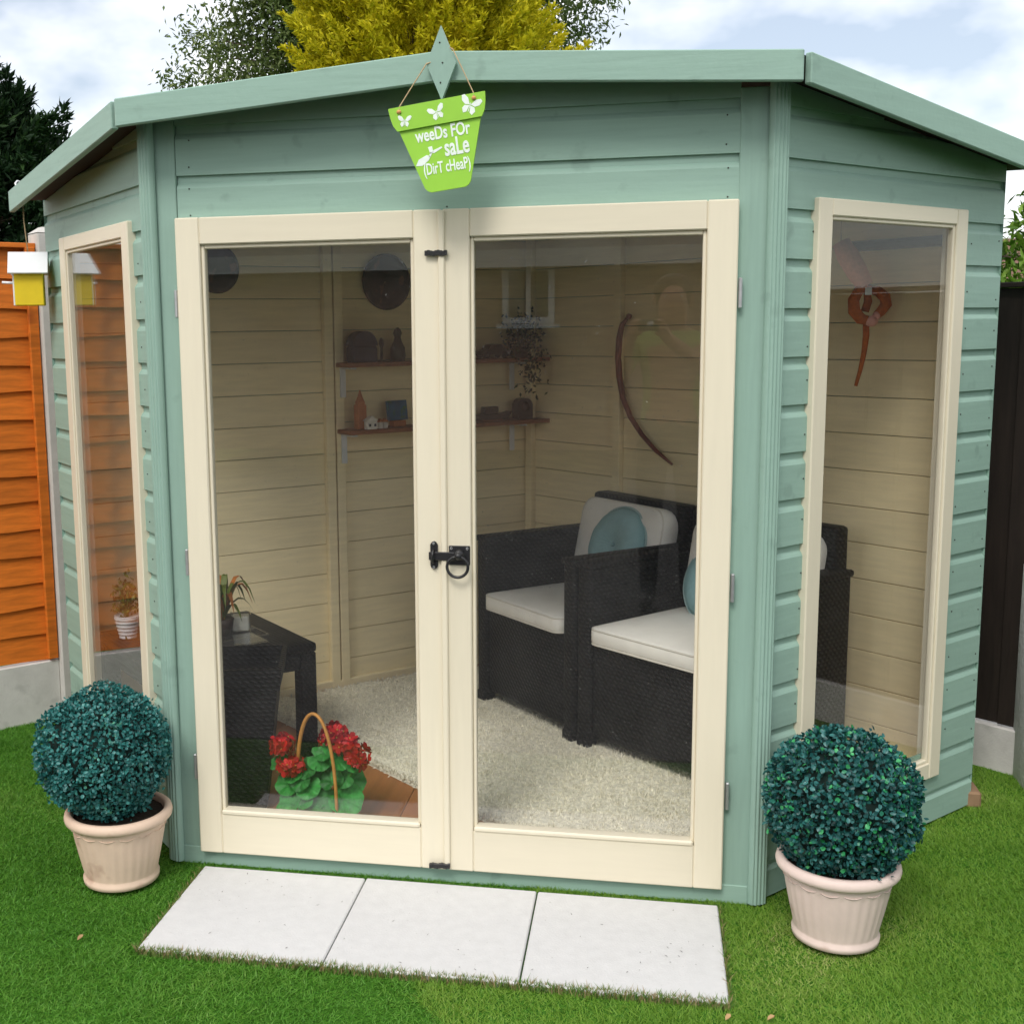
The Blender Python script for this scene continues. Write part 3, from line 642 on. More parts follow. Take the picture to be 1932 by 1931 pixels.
# ------------------------------------------------------------------ bird house hung from the left end of the roof
def bird_house():
    hp = Vector((-1.494, .680, 1.9)); bp = Vector((-1.468, .664, 1.52))
    t = thing('bird_house', 'small yellow bird house with white roof hanging by a cord', 'bird house', bp, radians(24))
    b = MB(); b.box((0, 0, .052), (.088, .088, .104), .002); b.build('body', 'bird_yellow', t)
    b = MB(); b.prism([(-.044, 0), (.044, 0), (0, .055)], .082, M=Matrix.Translation((-.0405, 0, .104)) @ Matrix.Rotation(-pi / 2, 4, 'Z')); b.build('gable', 'bird_yellow', t)
    for sg in (-1, 1):
        M = Matrix.Translation((0, sg * .031, .134)) @ Matrix.Rotation(-sg * radians(48), 4, 'X')
        b = MB(); b.box((0, 0, 0), (.122, .092, .006), .001, M=M); b.build('roof_board', 'bird_white', t)
    b = MB(); b.box((-.0465, 0, .05), (.005, .086, .1), .001); f = b.build('front_board', 'bird_white', t)
    b = MB(); b.tube([(-.0495, 0, .07), (-.0485, 0, .07)], .014, 12); b.build('entrance_hole', 'black_iron', f)
    b = MB(); b.tube([(-.045, 0, .072), (-.085, 0, .074)], .004, 8); b.build('perch', 'bird_white', t)
    R_ = Matrix.Rotation(-radians(24), 4, 'Z'); top_ = R_ @ (hp - bp)
    b = MB(); b.tube([(0, 0, .165), top_ * .5 + Vector((.001, 0, .08)), top_ + Vector((.01, 0, -.012))], .0022, 6); b.build('cord', 'cord', t)
    b = MB(); q = top_; b.tube([q + Vector((.018, .0, -.014)), q + Vector((.006, -.012, -.017)), q + Vector((-.006, -.014, -.008)), q + Vector((-.010, -.010, .004)), q + Vector((-.004, -.004, .012)), q + Vector((.004, .0, .010))], .003, 8); b.build('hook', 'bird_white', t)
bird_house()

# ------------------------------------------------------------------ topiary balls in pots
def topiary(loc, ballc, R, tilt, mleaf, mpot, label, seed, n=7600, size=1.0, squash=.97):
    t = thing('potted_topiary', label, 'potted plant', (loc[0], loc[1], 0), seed, 'box balls in pots either side of the doors')
    H = .196
    prof = [(.088, 0), (.098, .004), (.099, .016), (.094, .022), (.098, .04), (.108, .085), (.116, .125), (.121, .155), (.123, .172)]
    def flute(r, z, a):
        if .024 < z < .15: return r - .0022 * max(0, cos(a * 30)) ** 2 * min(1, (z - .022) / .02) * min(1, (.152 - z) / .008)
        if .15 <= z < .158: return r + .0012 * abs(cos(a * 15))
        return r
    dense = []
    for (r0, z0), (r1, z1) in zip(prof, prof[1:]):
        k = 3 if z1 - z0 > .015 else 1
        for q in range(k): dense.append((r0 + (r1 - r0) * q / k, z0 + (z1 - z0) * q / k))
    dense += [prof[-1]]
    b = MB(); b.lathe(dense, 120, fn=flute); pot = b.build('pot', mpot, t)
    b = MB(); b.lathe([(.123, .166), (.132, .168), (.1385, .174), (.140, .182), (.138, .191), (.132, .196), (.124, .1965), (.119, .192), (.117, .178)], 60, cap=False); b.build('rim', mpot, pot)
    b = MB()
    for k in range(15):
        a0 = 2 * pi * (k + .5) / 15; b.tube([((.1212 + .0002) * cos(a0 + q), (.1212 + .0002) * sin(a0 + q), .1535 - .0045 * (1 - (q / .17) ** 2)) for q in np.linspace(-.17, .17, 7)], .0013, 5)
    b.build('swag_moulding', mpot, pot)
    b = MB(); b.lathe([(.0, .181), (.06, .184), (.118, .178)], 24, cap=False); b.build('soil', 'soil', t)
    Rr = np.random.default_rng(seed)
    c = np.array([ballc[0], ballc[1], ballc[2]])
    d = unit(Rr.normal(size=(n, 3)))
    lump = 1 + .022 * np.sin(d[:, 0] * 7 + seed) * np.cos(d[:, 1] * 6) + .02 * np.sin(d[:, 2] * 9 + d[:, 0] * 5)
    kk = Rr.normal(size=(26, 3)); kk = kk / np.linalg.norm(kk, axis=1, keepdims=True); bumps = np.exp(-((1 - d @ kk.T) / .035)) @ Rr.uniform(-.085, .075, 26)
    rad = R * (lump + bumps) * (1 - .17 * Rr.random(n) ** 1.8) * np.where(Rr.random(n) < .05, Rr.uniform(1.01, 1.09, n), 1)
    P = c + d * rad[:, None] * np.array([1, 1, squash])
    grow = unit(d * .55 + unit(Rr.normal(size=(n, 3))) * .9 + np.array([0, 0, .25])); face = unit(d + Rr.normal(size=(n, 3)) * .45 + np.array([0, 0, .25]))
    V, F = round_leaves(P, grow, face, size * Rr.uniform(.009, .0145, n), size * Rr.uniform(.0075, .0115, n))
    ca, sa = cos(-seed), sin(-seed); V2 = V - np.array([loc[0], loc[1], 0]); V2 = np.stack([V2[:, 0] * ca - V2[:, 1] * sa, V2[:, 0] * sa + V2[:, 1] * ca, V2[:, 2]], 1)
    fo = link('foliage', raw_mesh('foliage', V2, F, mleaf), t, kind='stuff')
    cc = Vector((ballc[0] - loc[0], ballc[1] - loc[1], ballc[2])); cc = Matrix.Rotation(-seed, 3, 'Z') @ cc
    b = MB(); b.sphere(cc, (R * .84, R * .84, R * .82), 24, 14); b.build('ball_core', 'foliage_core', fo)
topiary((-.868, -.145), (-.898, -.152, .346), .172, 0, 'box_leaf_teal', 'terracotta', 'bluish-green clipped ball in a warm terracotta pot by the left window', 3, 9500, .86)
topiary((.935, -.150), (.938, -.147, .327), .175, 0, 'box_leaf_green', 'terracotta_pale', 'dark green clipped ball with bright leaf tips in a paler pinkish pot', 8, 8200, 1.02)

# ------------------------------------------------------------------ fences
FD = (.675, .738); FN = (.738, -.675)
F0 = Vector((-1.842, .968, 0))       # a point on the left fence line
def wavy_board(L_, h, seed, th=.014):
    R = random.Random(seed); n = 14; b = MB(); vs = []
    ph = [R.uniform(0, 6.28) for _ in range(4)]
    for i in range(n + 1):
        x = L_ * i / n; w = .0045 * sin(x * 4.1 + ph[0]) + .003 * sin(x * 11 + ph[1])
        for y, z in ((-.010, w), (.003, h), (.003 + th * .5, h), (-.010 + th, w)): vs.append((x, y, z))
    fs = [(i * 4 + k, i * 4 + (k + 1) % 4, i * 4 + 4 + (k + 1) % 4, i * 4 + 4 + k) for i in range(n) for k in range(4)] + [(0, 1, 2, 3), (n * 4 + 3, n * 4 + 2, n * 4 + 1, n * 4)]
    return b.add(vs, fs)
def lap_panel(s0, L_, label, group, z0=.222, n=15, h=.1):
    """an overlap fence panel; s0 = distance along the fence line"""
    p = F0 + Vector((FD[0] * s0, FD[1] * s0, 0)); t = thing('garden_fence', label, 'fence panel', (p.x, p.y, z0), math.atan2(FD[1], FD[0]), group)
    for k in range(n):
        b = wavy_board(L_ - .02, h + .022, k * 7 + int(s0 * 10)); o = b.build('board', 'fence_orange', t); o.location = (.01, random.uniform(-.001, .001), k * h)
    for x in (.022, L_ * .5, L_ - .022): MB().box((x, -.022, n * h / 2 + .008), (.036 if x != L_ * .5 else .03, .02, n * h + .012), .002).build('batten', 'fence_orange', t)
    MB().box((L_ / 2, -.004, n * h + .0205), (L_, .05, .018), .002).build('capping', 'fence_orange', t)
    return t
def fence_post(s, label, ht=1.8):
    p = F0 + Vector((FD[0] * s, FD[1] * s, 0)); t = thing('fence_post', label, 'fence post', (p.x, p.y, -.012), math.atan2(FD[1], FD[0]), 'concrete posts of the orange fence')
    b = MB(); b.box((0, 0, ht / 2), (.10, .10, ht), .006); b.build('shaft', 'concrete_light', t)
    b = MB(); v = [(-.05, -.05, ht), (.05, -.05, ht), (.05, .05, ht), (-.05, .05, ht), (-.02, -.02, ht + .022), (.02, -.02, ht + .022), (.02, .02, ht + .022), (-.02, .02, ht + .022)]
    b.add(v, [(0, 1, 5, 4), (1, 2, 6, 5), (2, 3, 7, 6), (3, 0, 4, 7), (4, 5, 6, 7)]); b.build('cap', 'concrete_light', t)
def gravel_board(s0, L_, label):
    p = F0 + Vector((FD[0] * s0, FD[1] * s0, 0)); b = MB(); b.box((L_ / 2, 0, .1), (L_, .045, .232), .003)
    o = b.build('gravel_board', 'concrete', None, label=label, cat='gravel board', group='concrete boards under the orange fence'); o.location = p; o.rotation_euler = (0, 0, math.atan2(FD[1], FD[0]))
SP = .265    # post beside the summerhouse
PL = 1.83
fence_post(SP, 'grey concrete fence post behind the bird house')
for k, w in enumerate(('first orange fence panel left of the concrete post by the bird house', 'second orange fence panel along the left side, towards the camera', 'third orange fence panel along the left side, level with the camera')):
    s1 = SP - .05 - k * (PL + .1); lap_panel(s1 - PL, PL, w, 'orange overlap panels of the left fence')
    gravel_board(s1 - PL, PL, 'grey concrete gravel board under the ' + w.split(' along')[0].split(' left')[0])
    fence_post(s1 - PL - .05, 'concrete fence post at the near end of the ' + w.split(' along')[0].split(' left')[0])
lap_panel(SP + .05, PL, 'orange fence panel hidden mostly behind the summerhouse, beyond the post', 'orange overlap panels of the left fence')
gravel_board(SP + .05, PL, 'grey concrete gravel board behind the summerhouse, beyond the post')
# right-hand dark fence of upright boards
RD = (.739, -.673); R0 = Vector((1.46, 1.235, 0))
def dark_panel(s0, L_, label):
    p = R0 + Vector((RD[0] * s0, RD[1] * s0, 0)); t = thing('garden_fence', label, 'fence panel', (p.x, p.y, .14), math.atan2(RD[1], RD[0]), 'dark brown panels of the right fence')
    n = int(L_ / .122)
    for k in range(n):
        b = MB(); w = L_ / n; b.add([(0, -.012, 0), (w + .014, -.004, 0), (w + .014, .004, 0), (0, .002, 0), (0, -.012, 1.385), (w + .014, -.004, 1.385), (w + .014, .004, 1.385), (0, .002, 1.385)], [(0, 1, 2, 3), (4, 5, 6, 7), (0, 1, 5, 4), (1, 2, 6, 5), (2, 3, 7, 6), (3, 0, 4, 7)])
        o = b.build('board', 'fence_dark', t); o.location = (k * w, random.uniform(-.002, .002), random.uniform(-.004, .003))
    MB().box((L_ / 2, -.002, 1.396), (L_, .05, .016), .002).build('capping', 'fence_dark', t)
    for z in (.25, .72, 1.2): MB().box((L_ / 2, .028, z), (L_, .035, .05), .002).build('rail', 'fence_dark', t)
dark_panel(-1.5, 1.83, 'dark brown close-board fence panel just right of the summerhouse'); dark_panel(.34, 1.83, 'second dark brown fence panel along the right side of the garden'); dark_panel(2.18, 1.83, 'third dark brown fence panel along the right side of the garden')
for s0, w in ((-1.5, 'first'), (.34, 'second'), (2.18, 'third')):
    p = R0 + Vector((RD[0] * s0, RD[1] * s0, 0)); b = MB(); b.box((.915, 0, .06), (1.83, .05, .15), .003)
    o = b.build('gravel_board', 'concrete', None, label='concrete gravel board under the %s dark fence panel' % w, cat='gravel board', group='concrete boards under the dark fence'); o.location = p; o.rotation_euler = (0, 0, math.atan2(RD[1], RD[0]))
b = MB(); b.box((1.785, .965, .33), (.28, .20, .70), .008); b.build('rendered_pier', 'white_render', None, label='white rough-rendered pier at the right edge, before the dark fence', cat='pier')

# ------------------------------------------------------------------ trees
def branch_tree(name, label, base, crown_c, crown_r, mleaf, nclump, per, lsize, trunk_r, seed, upw=.3, clump=.3, hollow=.5, droop=0, stretch=1.0, group=None, fine=False):
    R = np.random.default_rng(seed); rr = random.Random(seed)
    t = thing(name, label, 'tree', base, 0, group)
    bx = Vector(base); cc = Vector(crown_c) - bx; cr = np.array(crown_r)
    b = MB(); topz = cc.z + crown_r[2] * .55
    pts = [Vector((0, 0, -.05))] + [Vector((cc.x * q + rr.uniform(-.08, .08), cc.y * q + rr.uniform(-.08, .08), topz * q)) for q in (.2, .4, .6, .8, 1)]
    b.tube(pts, [trunk_r * 1.3, trunk_r, trunk_r * .8, trunk_r * .6, trunk_r * .38, trunk_r * .12], 9)
    tips = []
    d = unit(R.normal(size=(nclump, 3))); d[:, 2] = np.where(d[:, 2] < -.55, -d[:, 2], d[:, 2])
    rad = hollow + (1 - hollow) * R.random(nclump) ** .6
    lump = 1 + .16 * np.sin(d[:, 0] * 5 + seed) * np.cos(d[:, 2] * 5 + seed * 2)
    C = np.array(cc) + d * (rad * lump)[:, None] * cr
    for k in range(0, nclump, max(1, nclump // 130)):
        e = Vector(C[k]); q = min(.95, max(.15, (e.z - .25 * crown_r[2]) / topz)); i = min(4, int(q * 5)); s0 = pts[i].lerp(pts[i + 1], q * 5 - i)
        m1 = s0.lerp(e, .5) + Vector((rr.uniform(-.1, .1), rr.uniform(-.1, .1), .06 * crown_r[2])); b.tube([s0, m1, e], [trunk_r * .3, trunk_r * .18, trunk_r * .05], 5)
    b.build('trunk', 'bark', t)
    cs = R.uniform(.7, 1.3, nclump) * clump
    idx = np.repeat(np.arange(nclump), per); n = len(idx)
    if fine:   # feathery sprays that point outward and up
        ax = unit(d + np.array([0, 0, upw]) + R.normal(size=(nclump, 3)) * .25); s = R.random(n)
        P = C[idx] + ax[idx] * (s * cs[idx] * 1.7)[:, None] + R.normal(size=(n, 3)) * (cs[idx] * .2 * (1.1 - s))[:, None]
        grow = unit(ax[idx] + R.normal(size=(n, 3)) * .55)
    else:
        P = C[idx] + R.normal(size=(n, 3)) * cs[idx][:, None] * np.array([.5, .5, .42]); grow = unit(R.normal(size=(n, 3)) + np.array([0, 0, -droop]))
    face = unit(R.normal(size=(n, 3)) * .7 + np.array([0, 0, 1]) + d[idx] * .4)
    V, F = leaf_soup(P, grow, face, lsize * R.uniform(.7, 1.35, n) * stretch, lsize * R.uniform(.38, .62, n), .2)
    link('crown', raw_mesh('crown', V, F, mleaf), t, kind='stuff')
branch_tree('golden_conifer', 'golden yellow conifer rising behind the middle of the roof', (-1.75, 9.2, 0), (-1.78, 9.2, 3.6), (1.16, 1.1, 2.6), 'gold_leaf', 1500, 125, .052, .07, 3, upw=.5, clump=.23, hollow=.25, stretch=1.3, fine=True)
branch_tree('birch_tree', 'loose grey-green tree behind the golden conifer', (-2.6, 11.6, 0), (-2.55, 11.6, 4.9), (2.45, 1.5, 3.1), 'grey_green_leaf', 680, 150, .062, .14, 7, clump=.34, hollow=.3, droop=.5, stretch=1.3)
branch_tree('dark_conifer', 'dark green conifer above the orange fence at the left', (-5.6, 6.9, 0), (-5.6, 6.9, 1.9), (.92, 1.0, 1.35), 'dark_conifer_leaf', 650, 150, .06, .14, 9, upw=.0, clump=.28, hollow=.62, stretch=1.5, fine=True)
branch_tree('garden_tree', 'bright green leafy tree beyond the dark fence at the right edge', (3.75, 7.2, 0), (3.75, 7.2, 1.75), (.75, .7, .62), 'bright_leaf', 70, 70, .075, .06, 12, clump=.16, hollow=.4, stretch=1.4)

# ------------------------------------------------------------------ houses
def house(name, label, cx, cy, w, d, eave, ridge, mw, mr_, face, wins, gable=False):
    """face: +1 = windows look towards +y, -1 = towards -y"""
    t = thing(name, label, 'house', (cx, cy, 0))
    b = MB(); b.box((0, 0, eave / 2), (w, d, eave)); b.build('wall', mw, t)
    b = MB(); e = .3
    b.add([(-w / 2 - e, -d / 2 - e, eave - .1), (w / 2 + e, -d / 2 - e, eave - .1), (w / 2 + e, d / 2 + e, eave - .1), (-w / 2 - e, d / 2 + e, eave - .1), (-w / 2 - e, 0, ridge), (w / 2 + e, 0, ridge)], [(0, 1, 5, 4), (2, 3, 4, 5), (0, 4, 3), (1, 2, 5), (0, 3, 2, 1)]); rf = b.build('roof', mr_, t)
    MB().box((w * .28, 0, ridge + .3), (.6, .6, 1.1), .02).build('chimney', mw, rf)
    MB().box((0, face * (d / 2 + e + .012), eave - .1), (w + .6, .02, .2)).build('fascia', 'white_paint', t)
    y = face * (d / 2)
    for (x, z, ww, hh) in wins:
        wn = MB(); fw = .07
        for (bx_, bz, bw, bh) in ((x - ww / 2 + fw / 2, z, fw, hh), (x + ww / 2 - fw / 2, z, fw, hh), (x, z + hh / 2 - fw / 2, ww - 2 * fw, fw), (x, z - hh / 2 + fw / 2, ww - 2 * fw, fw), (x, z, .05, hh - 2 * fw)):
            wn.box((bx_, y + face * .03, bz), (bw, .08, bh))
        wo = wn.build('window', 'white_paint', t)
        MB().box((x, y + face * .01, z), (ww - .1, .02, hh - .1)).build('pane', 'pane_dark', wo)
        MB().box((x, y + face * .07, z - hh / 2 - .03), (ww + .12, .14, .05)).build('sill', 'white_paint', wo)
mat('pane_dark', (.02, .025, .035), .05, .1, spec=.6)
house('bungalow', 'brown brick bungalow with white windows mirrored in the door glass', -.6, -14.2, 12, 6, 2.3, 4.3, 'house_brick', 'roof_grey', 1, [(-5.0, 1.35, 1.3, 1.2), (-.28, 1.80, .60, .66), (3.4, 1.15, 1.5, 2.1)])
house('neighbour_house', 'red tiled house roof far behind the tree at the right edge', 9.0, 24.5, 5.2, 6, 1.9, 3.1, 'brick', 'roof_tile', -1, [(-1.2, 1.1, 1.0, 1.0), (1.0, 1.1, 1.0, 1.0)])

# ------------------------------------------------------------------ inside: rug and furniture
E1 = Vector((.739, -.673, 0)); E2 = Vector((-.673, -.739, 0))
def rug():
    o = Vector((-.395, .640, .059)); L_, Wd = 2.0, .95; Rn = np.random.default_rng(21)
    t = thing('rug', 'beige shaggy rug covering the floor before the wicker chairs', 'rug', (o.x, o.y, .0585), math.atan2(E1.y, E1.x))
    n = 60; m = 40; vs = []; x0 = -.75
    X, Y = np.meshgrid(np.linspace(x0, x0 + L_, n), np.linspace(0, Wd, m)); Z = .016 + Rn.normal(0, .0018, X.shape); Z[0] = Z[-1] = 0; Z[:, 0] = Z[:, -1] = 0
    room = [(-A + .06, .045), (A - .06, .045), (PR1[0] - .1, PR1[1]), (0, BK[1] - .085), (-PR1[0] + .1, PR1[1])]
    def inroom(x, y): return inside(room, o.x + x * E1.x - y * E1.y, o.y + x * E1.y + y * E1.x)
    ok = inroom(X.ravel(), Y.ravel())
    b = MB(); b.add(np.stack([X.ravel(), Y.ravel(), Z.ravel()], 1).tolist(), [(j * n + i, j * n + i + 1, (j + 1) * n + i + 1, (j + 1) * n + i) for j in range(m - 1) for i in range(n - 1) if ok[j * n + i] and ok[j * n + i + 1] and ok[(j + 1) * n + i + 1] and ok[(j + 1) * n + i]], True)
    b.build('backing', 'rug', t)
    k = 75000; x = Rn.uniform(x0, x0 + L_, k); y = Rn.uniform(-.006, Wd, k); q = inroom(x, y); x = x[q]; y = y[q]; k = len(x); P = np.stack([x, y, np.full(k, .008)], 1)
    V, F = leaf_soup(P, Rn.normal(size=(k, 3)) * .8 + np.array([0, 0, .9]), Rn.normal(size=(k, 3)), Rn.uniform(.012, .022, k), .004, .1)
    link('pile', raw_mesh('pile', V, F, 'rug'), t, kind='stuff')
rug()
def pillow_box(c, d, r, M=None, puff=.012, n=12):
    """a boxed cushion: rounded slab with a crowned top"""
    b = MB(); vs = []; fs = []
    def lay(z, ins): 
        out = []
        w, h = d[0] / 2 - ins, d[1] / 2 - ins; rr_ = max(r - ins * .5, .004)
        for (sx, sy, a0) in ((1, 1, 0), (-1, 1, 90), (-1, -1, 180), (1, -1, 270)):
            for k in range(5):
                a = radians(a0 + 22.5 * k); out.append((c[0] + sx * (w - rr_) + rr_ * cos(a), c[1] + sy * (h - rr_) + rr_ * sin(a), c[2] + z))
        return out
    hz = d[2] / 2; rings = [(-hz, .02), (-hz + .004, .005), (-hz + .012, 0), (hz - .012, 0), (hz - .004, .005), (hz, .016), (hz + puff * .6, .05), (hz + puff, .11)]
    for z, i in rings: vs += lay(z, i)
    m = 20
    for q in range(len(rings) - 1): fs += [(q * m + k, q * m + (k + 1) % m, (q + 1) * m + (k + 1) % m, (q + 1) * m + k) for k in range(m)]
    fs += [tuple(range(m))[::-1], tuple((len(rings) - 1) * m + k for k in range(m))]
    return b.add(vs, fs, True, M)
def armchair(loc, rz, W, label, cs=0.0):
    D = .59; z0 = 0.0
    t = thing('armchair', label, 'armchair', loc, rz, 'black wicker armchairs with cream cushions')
    # local: x 0..W along the front, y 0 (front) .. D (back)
    at = .062
    for x in (at / 2, W - at / 2):
        b = MB(); b.box((x, D / 2 - .02, .305), (at, D - .06, .58), .012); a = b.build('arm', 'wicker', t)
        MB().box((x, D / 2 - .02, .598), (at + .012, D - .05, .022), .008).build('arm_top', 'wicker', a)
        for y in (.028, D - .06): MB().box((x, y, .014), (.05, .05, .036), .004).build('foot', 'wicker', t)
    b = MB(); b.box((W / 2, D / 2 - .03, .19), (W - 2 * at, D - .10, .31), .01); b.build('seat_base', 'wicker', t)
    b = MB(); b.box((W / 2, D - .045, .37), (W - .085, .075, .73), .014); b.build('backrest', 'wicker', t)
    sc_ = pillow_box((W / 2, D / 2 - .062, .378), (W - 2 * at - .006, D - .105, .058), .035, puff=.010).build('seat_cushion', 'cushion', t)
    def rim_path(c, w, h, r, z):
        return [(c[0] + sx * (w - r) + r * cos(radians(a0 + 18 * k)), c[1] + sy * (h - r) + r * sin(radians(a0 + 18 * k)), z) for (sx, sy, a0) in ((1, 1, 0), (-1, 1, 90), (-1, -1, 180), (1, -1, 270)) for k in range(6)]
    for z in (.353, .4005): MB().tube(rim_path((W / 2, D / 2 - .062), (W - 2 * at - .006) / 2 - .002, (D - .105) / 2 - .002, .035, z), .003, 6, closed=True).build('piping', 'cushion_seam', sc_)
    M = Matrix.Translation((W / 2 + cs, D - .135, .565)) @ Matrix.Rotation(radians(78), 4, 'X')
    bc_ = pillow_box((0, 0, 0), (W - 2 * at - .01 - 2 * cs, .315, .085), .06, M, puff=.022).build('back_cushion', 'cushion', t)
    MB().tube([M @ Vector(p) for p in rim_path((0, 0), (W - 2 * at - .01 - 2 * cs) / 2 - .002, .1555, .06, .036)], .003, 6, closed=True).build('piping', 'cushion_seam', bc_)
    return t
FZ = .076
armchair((.262, .872, FZ), radians(-42.3), .645, 'black wicker armchair with cream cushions nearest the right window', .022)
armchair((-.128, 1.325, FZ), radians(-49.5), .585, 'black wicker armchair with cream cushions in the back corner')
def round_cushion(c, nrm, r, label):
    t = thing('round_cushion', label, 'cushion', c, 0, 'round teal cushions on the chairs'); n = Vector(nrm).normalized(); Mq = n.to_track_quat('Z', 'Y').to_matrix().to_4x4()
    def fn(rr_, z, a): return rr_ * (1 + (.05 * cos(a * 22) if z > .01 and rr_ < r * .8 else .010 * cos(a * 11)))
    pr = [(.006, .016), (.022, .026), (r * .3, .036), (r * .52, .044), (r * .7, .041), (r * .87, .028), (r, .004), (r * .97, -.006), (r * .85, -.028), (r * .4, -.038), (.0, -.036)]
    MB().lathe(pr, 88, fn=fn, M=Mq, cap=True).build('cover', 'cushion_teal', t)
    MB().tube([Mq @ Vector(((r + .003) * cos(a), (r + .003) * sin(a), .0)) for a in np.linspace(0, 2 * pi, 61)[:-1]], .004, 6, closed=True).build('piping', 'teal_edge', t)
    MB().sphere(Mq @ Vector((0, 0, .024)), .008, 8, 6).build('button', 'cushion_teal', t)
round_cushion((.385, 1.325, .655), (-.72, -.62, .34), .14, 'round pale teal cushion leaning in the back corner chair')
round_cushion((.722, .985, .602), (-.62, -.68, .36), .14, 'round pale teal cushion on the chair by the right window')

# side table along the left window
TZ = .435
def side_table():
    rz = math.atan2(-.673, -.739)      # local x runs from the inner corner towards the window wall
    t = thing('side_table', 'black wicker side table by the left window', 'table', (-.55, .685, .058), 0)
    U = Vector((-.739, -.673, 0)); Vv = Vector((-.673, .739, 0)); s = .55; h = TZ - .058
    def B(u0, u1, v0, v1, z0, z1, nm, bev=.006):
        M = Matrix(((U.x, Vv.x, 0, 0), (U.y, Vv.y, 0, 0), (0, 0, 1, 0), (0, 0, 0, 1)))
        MB().box(((u0 + u1) / 2, (v0 + v1) / 2, (z0 + z1) / 2), (u1 - u0, v1 - v0, z1 - z0), bev, M=M).build(nm, 'wicker', t)
    B(0, s, 0, s, h - .03, h, 'table_top', .008)
    lw = .055
    for u in (0.002, s - lw - .002):
        for v in (.002, s - lw - .002): B(u, u + lw, v, v + lw, 0, h - .031, 'leg', .004)
    B(lw + .003, s - lw - .003, .004, .03, h - .085, h - .031, 'apron'); B(lw + .003, s - lw - .003, s - .03, s - .004, h - .085, h - .031, 'apron')
    B(.004, .03, lw + .003, s - lw - .003, h - .085, h - .031, 'apron'); B(s - .03, s - .004, lw + .003, s - lw - .003, h - .085, h - .031, 'apron')
side_table()
def planter():
    t = thing('wicker_planter', 'tall tapered black wicker planter inside the left door', 'planter', (-.672, .270, .059), .235)
    def frus(w0, w1, z0, z1, open_top=False, th=.012):
        v = []
        for w, z in ((w0, z0), (w1, z1)): v += [(-w, -w, z), (w, -w, z), (w, w, z), (-w, w, z)]
        f = [(0, 1, 5, 4), (1, 2, 6, 5), (2, 3, 7, 6), (3, 0, 4, 7), (0, 3, 2, 1)]
        if open_top:
            for w, z in ((w1 - th, z1), (w1 - th - .01, z1 - .08)): v += [(-w, -w, z), (w, -w, z), (w, w, z), (-w, w, z)]
            f += [(4 + k, 4 + (k + 1) % 4, 8 + (k + 1) % 4, 8 + k) for k in range(4)] + [(8 + k, 8 + (k + 1) % 4, 12 + (k + 1) % 4, 12 + k) for k in range(4)] + [(12, 13, 14, 15)]
        else: f.append((4, 5, 6, 7))
        return MB().add(v, f)
    frus(.076, .121, 0, .375).build('body', 'wicker', t); frus(.128, .136, .371, .436, True).build('rim', 'wicker', t)
planter()
